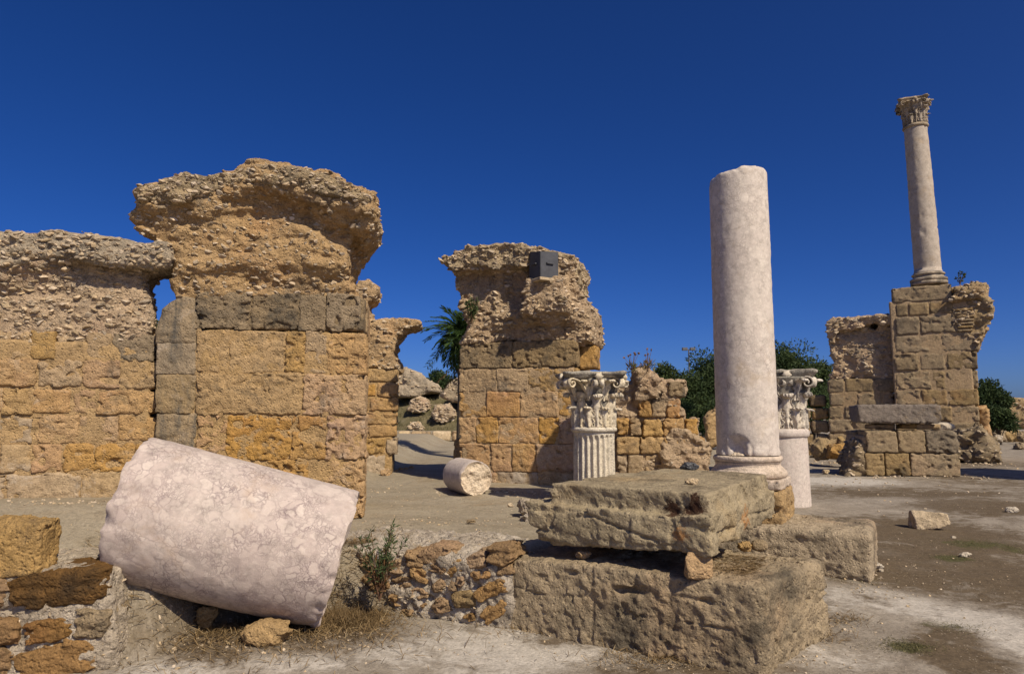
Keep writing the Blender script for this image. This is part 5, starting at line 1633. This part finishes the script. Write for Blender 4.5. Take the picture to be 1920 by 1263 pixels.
tree_px('bushy_tree', 'rounded bushy tree behind the low ochre wall, left of the thick column', 'tree', 1248, 668, 44, 40, 'tree', 1, n=6000, leaf=0.22, trunk_h=0.6)
tree_px('bushy_tree', 'tall dark tree touching the left edge of the thick column', 'tree', 1345, 628, 42, 56, 'darktree', 2, n=9000, leaf=0.22, trunk_h=0.5)
tree_px('bushy_tree', 'lower dark tree between the two trees left of the thick column', 'tree', 1292, 682, 40, 44, 'darktree', 3, n=7000, leaf=0.20, trunk_h=0.4)
tree_px('bushy_tree', 'tallest tree, rising above the short column capital', 'tree', 1478, 612, 42, 58, 'darktree', 4, n=9000, leaf=0.22, trunk_h=0.6)
tree_px('bushy_tree', 'lower tree between the short column and the far right wall', 'tree', 1535, 650, 44, 40, 'tree', 5, n=6500, leaf=0.22, trunk_h=0.5)
tree_px('bush', 'dark bush low behind the open jointed low wall', 'bush', 1525, 710, 36, 34, 'darktree', 6, n=5000, leaf=0.18, trunk_h=0.2)
tree_px('bush', 'dark bush at the foot of the trees beside the thick column', 'bush', 1335, 745, 30, 36, 'darktree', 7, n=6000, leaf=0.16, trunk_h=0.15)
tree_px('bushy_tree', 'dark feathery tree right of the far right pier', 'tree', 1858, 700, 40, 34, 'darktree', 8, n=7000, leaf=0.20, trunk_h=0.4)
tree_px('bush', 'dark bush before the far wall at the right edge', 'bush', 1872, 752, 34, 24, 'darktree', 9, n=3500, leaf=0.18, trunk_h=0.2)
tree_px('round_tree', 'round dark tree above the tumbled rubble in the gap between the piers', 'tree', 826, 686, 48, 30, 'darktree', 10, n=5000, leaf=0.22, trunk_h=1.2)
tree_px('bushy_tree', 'green tree glimpsed through the gap between the left wall and the tallest pier', 'tree', 300, 568, 26, 26, 'tree', 12, n=6000, leaf=0.16, trunk_h=1.0)
tree_px('bush', 'grey green bush at the foot of the low ochre wall by the trees', 'bush', 1272, 735, 34, 34, 'darktree', 13, n=4500, leaf=0.16, trunk_h=0.15)

# palm
pc = at(868, 632, 17.5)
pl = thing('palm_tree', 'palm with drooping fronds poking out behind the left side of the middle pier', 'palm', (pc.x, pc.y, gh(pc.x, pc.y)))
ph_ = pc.z - gh(pc.x, pc.y)
v, f = tube_np([(0, 0, -0.1), (0.02, 0, ph_ * 0.5), (0, 0, ph_)], [0.17, 0.14, 0.16], 10)
part('trunk', np_mesh('trunk', v, f), M['bark'], pl)
def frond_mesh(seed, droop, dry):
    r = np.random.default_rng(seed)
    Vs = []; Fs = []; n0 = 0
    N_ = 26
    Lf_ = 1.0
    def pos(s): return np.array((s * Lf_ * (1 - 0.12 * s), 0, 0.30 * s - droop * s ** 2.2))
    P = []; D = []; Ls = []
    for i in range(2, N_ + 1):
        s = i / N_
        t_ = unit(pos(s) - pos(s - 0.03))
        for sg in (-1, 1):
            P.append(pos(s)); d = t_ * 0.75 + np.array((0, sg * 0.65, -0.10)) + r.normal(size=3) * 0.06
            D.append(unit(d)); Ls.append(0.32 * (0.45 + 0.55 * sin(pi * min(1, s * 0.9 + 0.12))))
    P = np.array(P); D = np.array(D)
    V, F = leaf_quads(P, D, np.array(Ls), 0.035, r, 0.02)
    rv, rf = tube_np([pos(s) for s in np.linspace(0, 1, 8)], np.linspace(0.016, 0.004, 8), 4)
    vv, ff = join_np([(V, F), (rv, rf)])
    me = np_mesh('frond', vv, ff, False)
    attr(me, 'tint', np.concatenate([np.repeat(r.random(len(P)) * 0.8, 4), np.full(len(rv), 0.7)]))
    me.materials.append(M['palmdry'] if dry else M['palm'])
    return me
fr_me = [frond_mesh(i, [0.35, 0.6, 0.9, 1.3][i], False) for i in range(4)] + [frond_mesh(9, 1.6, True)]
r = random.Random(4)
for i in range(68):
    el = r.uniform(-1.1, 1.35) if i < 58 else r.uniform(-1.45, -1.15)
    kk = 4 if el < -1.0 and r.random() < 0.7 else r.randrange(4)
    o = bpy.data.objects.new('frond', fr_me[kk]); link(o, pl)
    o.location = (0, 0, ph_); o.rotation_euler = (r.uniform(-0.4, 0.4), -el * 0.85, i * 2.399)
    s_ = r.uniform(0.8, 1.08); o.scale = (s_, s_, s_)

# little plants
def stem_plant(name, label, cat, loc, h, n_stem, leaf_n, L, Wd, mat, seed, spread=0.45, stem_r=0.004, bare=0.15, up=0.6, droop=0.1, tint_hi=0.75):
    r = np.random.default_rng(seed)
    t = thing(name, label, cat, loc)
    P = []; D = []; tn = []
    for i in range(n_stem):
        a = r.uniform(0, 6.28); sp = spread * r.uniform(0.15, 1)
        hh = h * r.uniform(0.45, 1.0)
        pts = [Vector((0, 0, -0.02)), Vector((cos(a) * sp * 0.35 * hh, sin(a) * sp * 0.35 * hh, hh * 0.4)), Vector((cos(a) * sp * hh * 0.75, sin(a) * sp * hh * 0.75, hh * 0.75)), Vector((cos(a) * sp * hh, sin(a) * sp * hh, hh * (1 - droop * sp)))]
        v, f = tube_np(pts, [stem_r, stem_r * 0.8, stem_r * 0.6, stem_r * 0.3], 5)
        part('stem', np_mesh('stem', v, f), M['twig'], t)
        for j in range(leaf_n):
            s = bare + (1 - bare) * (r.random() ** 0.8)
            q = s * 3; k = min(2, int(q)); p = np.array(pts[k].lerp(pts[k + 1], q - k))
            ax = unit(np.array(pts[k + 1] - pts[k]))
            d = unit(ax * up + unit(r.normal(size=3)) * 0.7)
            P.append(p); D.append(d)
            tn.append(np.clip((0.75 * r.random()) if s > 0.45 else 0.5 + 0.5 * r.random(), 0, 1) * (tint_hi / 0.75))
    P = np.array(P); D = np.array(D)
    V, F = leaf_quads(P, D, L * r.uniform(0.6, 1.2, len(P)), Wd, r, 0.06)
    me = np_mesh('leaves', V, F, False); attr(me, 'tint', np.repeat(np.clip(tn, 0, 1), 4))
    part('leaves', me, M[mat], t)
    return t
sp_ = at(712, 1122, 5.35)
stem_plant('green_shrub', 'green shrub with upright narrow leaves beside the broken end of the fallen column', 'shrub', sp_, 0.58, 28, 27, 0.060, 0.012, 'shrub', 3, spread=0.46, tint_hi=1.0, droop=0.2)
pp = at(884, 606, 10.9)
stem_plant('wall_plant', 'small dark plant growing on the left shoulder of the middle pier', 'plant', pp, 0.42, 14, 24, 0.07, 0.022, 'tree', 4, spread=0.5)
pt = at(1800, 532, 23.5)
stem_plant('sprig', 'tiny green sprig on top of the far right pier beside the tall column', 'plant', pt, 0.42, 6, 14, 0.09, 0.05, 'tree', 5, spread=0.6, stem_r=0.01)
def thistle(label, px, ytop, ybase, d, seed, n=5):
    r = np.random.default_rng(seed)
    b = at(px, ybase, d); h = at(px, ytop, d).z - b.z
    t = thing('dry_thistle', label, 'plant', b, 0, 'dry thistles on the low ochre wall')
    heads = []
    for i in range(n):
        a = r.uniform(0, 6.28); s_ = r.uniform(0.05, 0.35) * h; hh = h * r.uniform(0.55, 1)
        e = Vector((cos(a) * s_, sin(a) * s_ * 0.5, hh))
        v, f = tube_np([(0, 0, -0.05), (e.x * 0.4, e.y * 0.4, hh * 0.55), tuple(e)], [0.006, 0.005, 0.004], 4)
        part('stem', np_mesh('stem', v, f), M['twig'], t)
        hv, hf = hull_rock(int(seed * 10 + i), 1.0, 12)
        o = part('seed_head', np_mesh('seed_head', hv * 0.028, hf, False), M['twig'], t); o.location = e
    n2 = 70
    P = np.zeros((n2, 3)); P[:, 2] = r.uniform(0, 0.12, n2)
    V, F = leaf_quads(P + r.normal(size=(n2, 3)) * np.array((0.06, 0.05, 0.01)), unit(r.normal(size=(n2, 3)) + np.array((0, 0, 0.8))), 0.14 * r.uniform(0.5, 1.3, n2), 0.022, r)
    me = np_mesh('leaves', V, F, False); attr(me, 'tint', np.repeat(0.8 + 0.2 * r.random(n2), 4))
    part('leaves', me, M['shrub'], t)
thistle('dry thistle with several seed heads, left end of the low ochre wall top', 1186, 652, 698, 12.6, 1, 6)
thistle('dry thistle with one tall bare stalk, on the low ochre wall top', 1215, 650, 692, 12.7, 2, 4)

# dry grass and litter
def tufts(name, label, spots, mat, seed, zf, blade=(0.05, 0.16), w=0.0035, lay=0.75, tint=(0, 1), lift=0.35):
    r = np.random.default_rng(seed)
    Vs = []; tn = []
    for cx, cy, rx, ry, n in spots:
        c, t = gnd(cx, cy, 0.0 if zf is None else zf)
        a, _ = gnd(cx, cy + ry, 0 if zf is None else zf); b, _ = gnd(cx, cy - ry, 0 if zf is None else zf)
        q = r.normal(size=(n, 2)) * 0.5
        X = c.x + q[:, 0] * rx * t / FPX; Y = (a.y + b.y) / 2 + q[:, 1] * abs(b.y - a.y) / 2
        Z = ground_h(X.astype(np.float32), Y.astype(np.float32))
        P = np.stack([X, Y, Z], 1)
        az = r.uniform(0, 6.28, n); el = np.abs(r.normal(size=n)) * (1 - lay) * 1.2 + 0.06
        D = np.stack([np.cos(az) * np.cos(el), np.sin(az) * np.cos(el), np.sin(el)], 1)
        L = r.uniform(*blade, n)[:, None]
        S = np.cross(D, np.array((0, 0, 1.0))); S = unit(S + 0.3 * r.normal(size=(n, 3))) * w
        up = np.array((0, 0, 1.0)) * L * lift * r.random((n, 1))
        P = P + np.array((0, 0, 1)) * 0.012 * r.random((n, 1))
        m_ = P + D * L * 0.5 + up * 0.6; e = P + D * L + up * r.uniform(-0.1, 0.8, (n, 1))
        Vs.append(np.stack([P - S, P + S, m_ + S, e, m_ - S], 1).reshape(-1, 3))
        tn.append(r.uniform(tint[0], tint[1], n))
    V = np.concatenate(Vs); k = len(V) // 5
    o = np.arange(k) * 5
    F = np.concatenate([np.stack([o, o + 1, o + 2, o + 4], 1), np.stack([o + 4, o + 2, o + 3, o + 3], 1)[:, [0, 1, 2, 2]]])
    quads = np.stack([o, o + 1, o + 2, o + 4], 1); tris = np.stack([o + 4, o + 2, o + 3], 1)
    me = bpy.data.meshes.new(name)
    idx = np.concatenate([quads.ravel(), tris.ravel()]).astype(np.int32)
    me.vertices.add(len(V)); me.vertices.foreach_set('co', V.astype(np.float32).ravel())
    me.loops.add(len(idx)); me.loops.foreach_set('vertex_index', idx)
    me.polygons.add(2 * k); me.polygons.foreach_set('loop_start', np.concatenate([np.arange(k) * 4, 4 * k + np.arange(k) * 3]).astype(np.int32))
    me.update(calc_edges=True)
    attr(me, 'tint', np.repeat(np.concatenate(tn), 5))
    ob = part(name, me, M[mat], kind='stuff'); tag(ob, label, 'grass')
    return ob
tufts('dry_litter', 'brown dry grass litter on the ground below the huge fallen column',
      [(420, 1205, 300, 50, 5200), (330, 1165, 150, 40, 2200), (560, 1175, 170, 34, 3000), (650, 1160, 100, 40, 2400), (250, 1215, 90, 40, 900), (690, 1130, 50, 40, 500)], 'straw', 5, None, (0.03, 0.13), 0.0022, 0.8)
tufts('dry_litter', 'thin dry litter along the foot of the foreground plinth',
      [(1140, 1185, 220, 14, 900), (1290, 1235, 160, 16, 900), (1000, 1168, 90, 14, 500), (1545, 1190, 40, 20, 250), (1580, 1165, 60, 10, 200)], 'straw', 6, None, (0.03, 0.11), 0.002, 0.85)
tufts('dry_tuft', 'dark grass clump at the lower end of the fallen column', [(640, 1172, 70, 22, 1500)], 'straw', 7, None, (0.06, 0.17), 0.0022, 0.55, (0.0, 0.45))
tufts('moss_grass', 'sparse green grass in the patches of dark earth at the right', [(1700, 1216, 60, 14, 900), (1830, 1022, 90, 10, 900), (1790, 1048, 50, 8, 500), (1610, 1085, 60, 12, 300), (1900, 1028, 60, 10, 500), (1800, 1180, 70, 16, 300)], 'grass', 8, None, (0.008, 0.028), 0.0016, 0.75)
# litter on the plinth top beneath the slab
r9 = np.random.default_rng(77)
n9 = 1100
uu = uA1 - 0.12 - np.abs(r9.normal(size=n9)) * 0.22; ww = 0.25 + r9.random(n9) * 0.6
P9 = np.stack([uu, ww, np.full(n9, zA + 0.035)], 1)
az = r9.uniform(0, 6.28, n9)
V, F = leaf_quads(P9, np.stack([np.cos(az), np.sin(az), r9.uniform(-0.05, 0.25, n9)], 1), r9.uniform(0.03, 0.09, n9), 0.004, r9)
me = np_mesh('dry_litter', V, F, False); attr(me, 'tint', np.repeat(r9.random(n9) * 0.7, 4))
lt = part('dry_litter', me, M['straw'], kind='stuff'); lt.location = FA.o; lt.rotation_euler = (0, 0, FA.a); tag(lt, 'dry litter lying on the top of the foreground plinth under the slab', 'litter')

# pebbles strewn over the ground
def pebbles(spots, seed, zp=0.0, label='small stones strewn over the bare ground'):
    r = np.random.default_rng(seed); items = []; tn = []
    for cx, cy, rx, ry, n, s0, s1 in spots:
        c, t = gnd(cx, cy, zp); a, _ = gnd(cx, cy + ry, zp); b, _ = gnd(cx, max(800, cy - ry), zp)
        for i in range(n):
            x = c.x + r.normal() * 0.5 * rx * t / FPX; y = (a.y + b.y) / 2 + r.normal() * 0.5 * abs(b.y - a.y) / 2
            s_ = s0 + (s1 - s0) * r.random() ** 3
            v, f = ROCKS[int(r.integers(len(ROCKS)))]
            items.append(((v * s_) @ rot_np(r.uniform(0, 6.28), r.normal() * 0.4, r.normal() * 0.4).T + np.array((x, y, 0.0)), f)); tn.append(np.full(len(v), r.random()))
    v, f = join_np(items)
    cen = v[:, :2]
    v[:, 2] += ground_h(cen[:, 0].astype(np.float32), cen[:, 1].astype(np.float32)) + 0.002
    me = np_mesh('gravel', v, f, False); attr(me, 'tint', np.concatenate(tn))
    o = part('gravel', me, M['rubble'], kind='stuff'); tag(o, label, 'gravel')
pebbles([(450, 1215, 330, 45, 500, 0.003, 0.02), (900, 1210, 330, 50, 180, 0.002, 0.011), (1700, 1100, 330, 110, 420, 0.003, 0.02), (1750, 930, 300, 45, 200, 0.006, 0.035), (1500, 1230, 200, 50, 180, 0.002, 0.012), (330, 1150, 110, 40, 260, 0.004, 0.03), (1280, 1240, 200, 20, 300, 0.003, 0.012), (1620, 1100, 60, 30, 90, 0.003, 0.02)], 3)

pebbles([(1710, 893, 130, 5, 160, 0.015, 0.07), (1560, 868, 60, 8, 90, 0.02, 0.09), (1850, 872, 60, 8, 60, 0.02, 0.08), (1560, 1165, 50, 40, 90, 0.004, 0.02), (1480, 1225, 50, 30, 90, 0.003, 0.016), (1620, 1080, 40, 14, 60, 0.005, 0.025)], 5, 0.0, 'crumbled stones gathered at the foot of the plinths and masonry')
pebbles([(960, 925, 150, 6, 150, 0.008, 0.035), (700, 920, 40, 20, 60, 0.006, 0.03), (700, 885, 60, 10, 60, 0.008, 0.04), (830, 955, 260, 40, 150, 0.004, 0.016), (830, 975, 200, 10, 140, 0.005, 0.022), (1010, 945, 60, 14, 60, 0.006, 0.03)], 6, 0.5, 'crumbled stones on the dusty terrace and along its walls')
pebbles([(140, 948, 160, 8, 110, 0.006, 0.025), (150, 990, 160, 30, 90, 0.004, 0.014)], 7, 0.76, 'crumbled stones at the foot of the left wall')
# ================================================================ background: mound with tumbled vault pieces, far walls, lamp
def mound_mesh():
    xs = np.linspace(-16, 8, 90); ys = np.linspace(29, 60, 70)
    X, Y = np.meshgrid(xs, ys, indexing='ij')
    P = np.stack([X, Y, 0 * X], -1).astype(np.float32)
    Z = 0.3 + 2.3 * np.clip((Y - 29.4) / 6, 0, 1) ** 0.8 * np.clip((X + 16) / 5, 0, 1) * np.clip((8 - X) / 5, 0, 1) * np.clip((60 - Y) / 12, 0, 1) + 0.18 * fbm(P, 0.6, 4, 401)
    ii = np.arange(X.size).reshape(X.shape)
    q = np.stack([ii[:-1, :-1], ii[1:, :-1], ii[1:, 1:], ii[:-1, 1:]], -1).reshape(-1, 4)
    return np.stack([X, Y, Z], -1).reshape(-1, 3), q
mv, mq = mound_mesh()
M['scrub'] = stone_mat('scrub_slope', (0.17, 0.135, 0.07), (0.12, 0.105, 0.05), stain=(0.26, 0.21, 0.14), stain_lo=0.60, bump=0.8)
part('mound', np_mesh('mound', mv, mq), M['scrub'], kind='structure')
def mound_z(x, y):
    d = (mv[:, 0] - x) ** 2 + (mv[:, 1] - y) ** 2
    return float(mv[np.argmin(d), 2])
r = np.random.default_rng(12)
n = 5000
X = r.uniform(-8.5, -0.5, n); Y = r.uniform(30, 37, n)
Z = np.array([mound_z(a, b) for a, b in zip(X[:600], Y[:600])]); Z = np.resize(Z, n); X = np.resize(X[:600], n) + r.normal(size=n) * 0.12; Y = np.resize(Y[:600], n) + r.normal(size=n) * 0.12
V, F = leaf_quads(np.stack([X, Y, Z], 1), unit(r.normal(size=(n, 3)) * np.array((0.5, 0.5, 0.2)) + np.array((0, 0, 0.8))), r.uniform(0.12, 0.32, n), 0.02, r)
me = np_mesh('slope_grass', V, F, False); attr(me, 'tint', np.repeat(r.random(n), 4))
tag(part('slope_grass', me, M['grass'], kind='stuff'), 'thin dry grass on the slope in the gap between the piers', 'grass')

def chunk(name, label, pts, d, depth, seed, mat, deg=0, a=1.0, vox=0.06, n_st=150, w_slope=0.0):
    c = at(*pts[0], d)
    fr = Frame((c.x, c.y, 0.0), deg)
    t = thing(name, label, 'rubble', fr.o, fr.a, 'tumbled vault pieces behind the piers')
    V, Q = mass_mesh([(local_poly(fr, pts, 0.0), 0.0, depth, 0.15)], vox, rubble_detail(seed, a), 0.1)
    V[:, 2] += w_slope * V[:, 1]
    part('concrete_mass', np_mesh('concrete_mass', V, Q), M[mat], t)
    scatter_rubble(t, V, Q, n_st, 0.05, 0.15, 20, seed + 1, cam_local=cam_in(fr))
    return t
chunk('vault_fragment', 'sloping grey vault fragment nearest the horn shaped pier', [(735, 742), (742, 690), (760, 688), (790, 702), (824, 726), (828, 738), (800, 736), (780, 744), (745, 746)], 33, 2.2, 411, 'crust', 5, 1.3)
chunk('vault_fragment', 'layered pale vault fragment beside the middle pier', [(826, 742), (834, 726), (846, 712), (866, 704), (880, 720), (876, 760), (846, 752)], 31.5, 2.0, 413, 'crust', -10, 1.0)
chunk('concrete_boulder', 'rounded pale rubble boulder low on the slope beside the middle pier', [(808, 775), (818, 760), (836, 756), (850, 766), (852, 780), (838, 792), (818, 791)], 30.5, 1.0, 415, 'core', -5, 1.0)
chunk('concrete_boulder', 'pale rubble lump under the sloping vault fragment', [(762, 768), (768, 750), (785, 742), (800, 748), (802, 768), (785, 776)], 31.5, 1.0, 417, 'core', -5, 1.0)
chunk('concrete_boulder', 'small rubble lump at the bottom of the slope, left', [(764, 806), (770, 792), (785, 788), (792, 806)], 30.0, 0.6, 419, 'core', 0, 0.8)

cw, tw = gnd(748, 828, TERR)
FW = Frame((cw.x, cw.y, TERR - 0.05), 3)
wf = build_frame_thing('low_wall', FW, 'low pale block wall below the grassy slope in the gap between the piers', 'wall', 'ruined masonry walls')
courses(wf, FW, [(807, 828, [722, 744, 769, 808, 846, 872], ['pale', 'pale', 'tan', 'pale', 'tan'])], 800, 0.5, 0.06, ['pale'], gap=0.02, r=0.06, a=1.5)
# far wall at the right edge
FR = Frame((at(1884, 800, 46).x, at(1884, 800, 46).y, 0.0), -20)
wr = build_frame_thing('ruined_wall', FR, 'distant brown rubble wall at the right edge behind the dark bush', 'wall', 'ruined masonry walls')
rubble_mass(wr, FR, [([(1880, 802), (1880, 748), (1905, 745), (1960, 750), (2010, 758), (2010, 806)], 0.0, 1.5, 0.15)], 0.1, 421, M['dull'], a=1.6, n_stones=200, smin_=0.06, smax_=0.2, n_single=10)
# block at the foot of the horn pier is part of its courses; pier outside the frame that throws the shadow on the right
ox = thing('ruined_pier', 'ruined block pier standing outside the right edge of the photo', 'pier', (14.3, 14.2, 0), radians(-12), 'ruined masonry piers')
for lay in range(10):
    for kx in range(3):
        stone_block(ox, (kx * 0.95, 0, lay * 0.62), (kx * 0.95 + 0.93, 1.5, lay * 0.62 + 0.605), 0.10, 1600 + lay * 3 + kx, M['dull'], 0.05, 1.6)

# lamp mast
lb = ground_pt(1295, 62)
lh = at(1295, 654, 62).z - lb.z
lm = thing('lamp_mast', 'distant lamp mast with two floodlights above the trees', 'lamp', lb)
v, f = tube_np([(0, 0, 0), (0, 0, lh)], [0.09, 0.06], 8); part('mast', np_mesh('mast', v, f), M['post'], lm)
v, f = tube_np([(-0.38, 0, lh), (0.38, 0, lh)], [0.04, 0.04], 6); part('crossbar', np_mesh('crossbar', v, f), M['post'], lm)
for sx_ in (-1, 1):
    small_box('floodlight', (sx_ * 0.36 - 0.24, -0.16, lh - 0.08), (sx_ * 0.36 + 0.24, 0.16, lh + 0.2), M['post'], lm, 0.03)
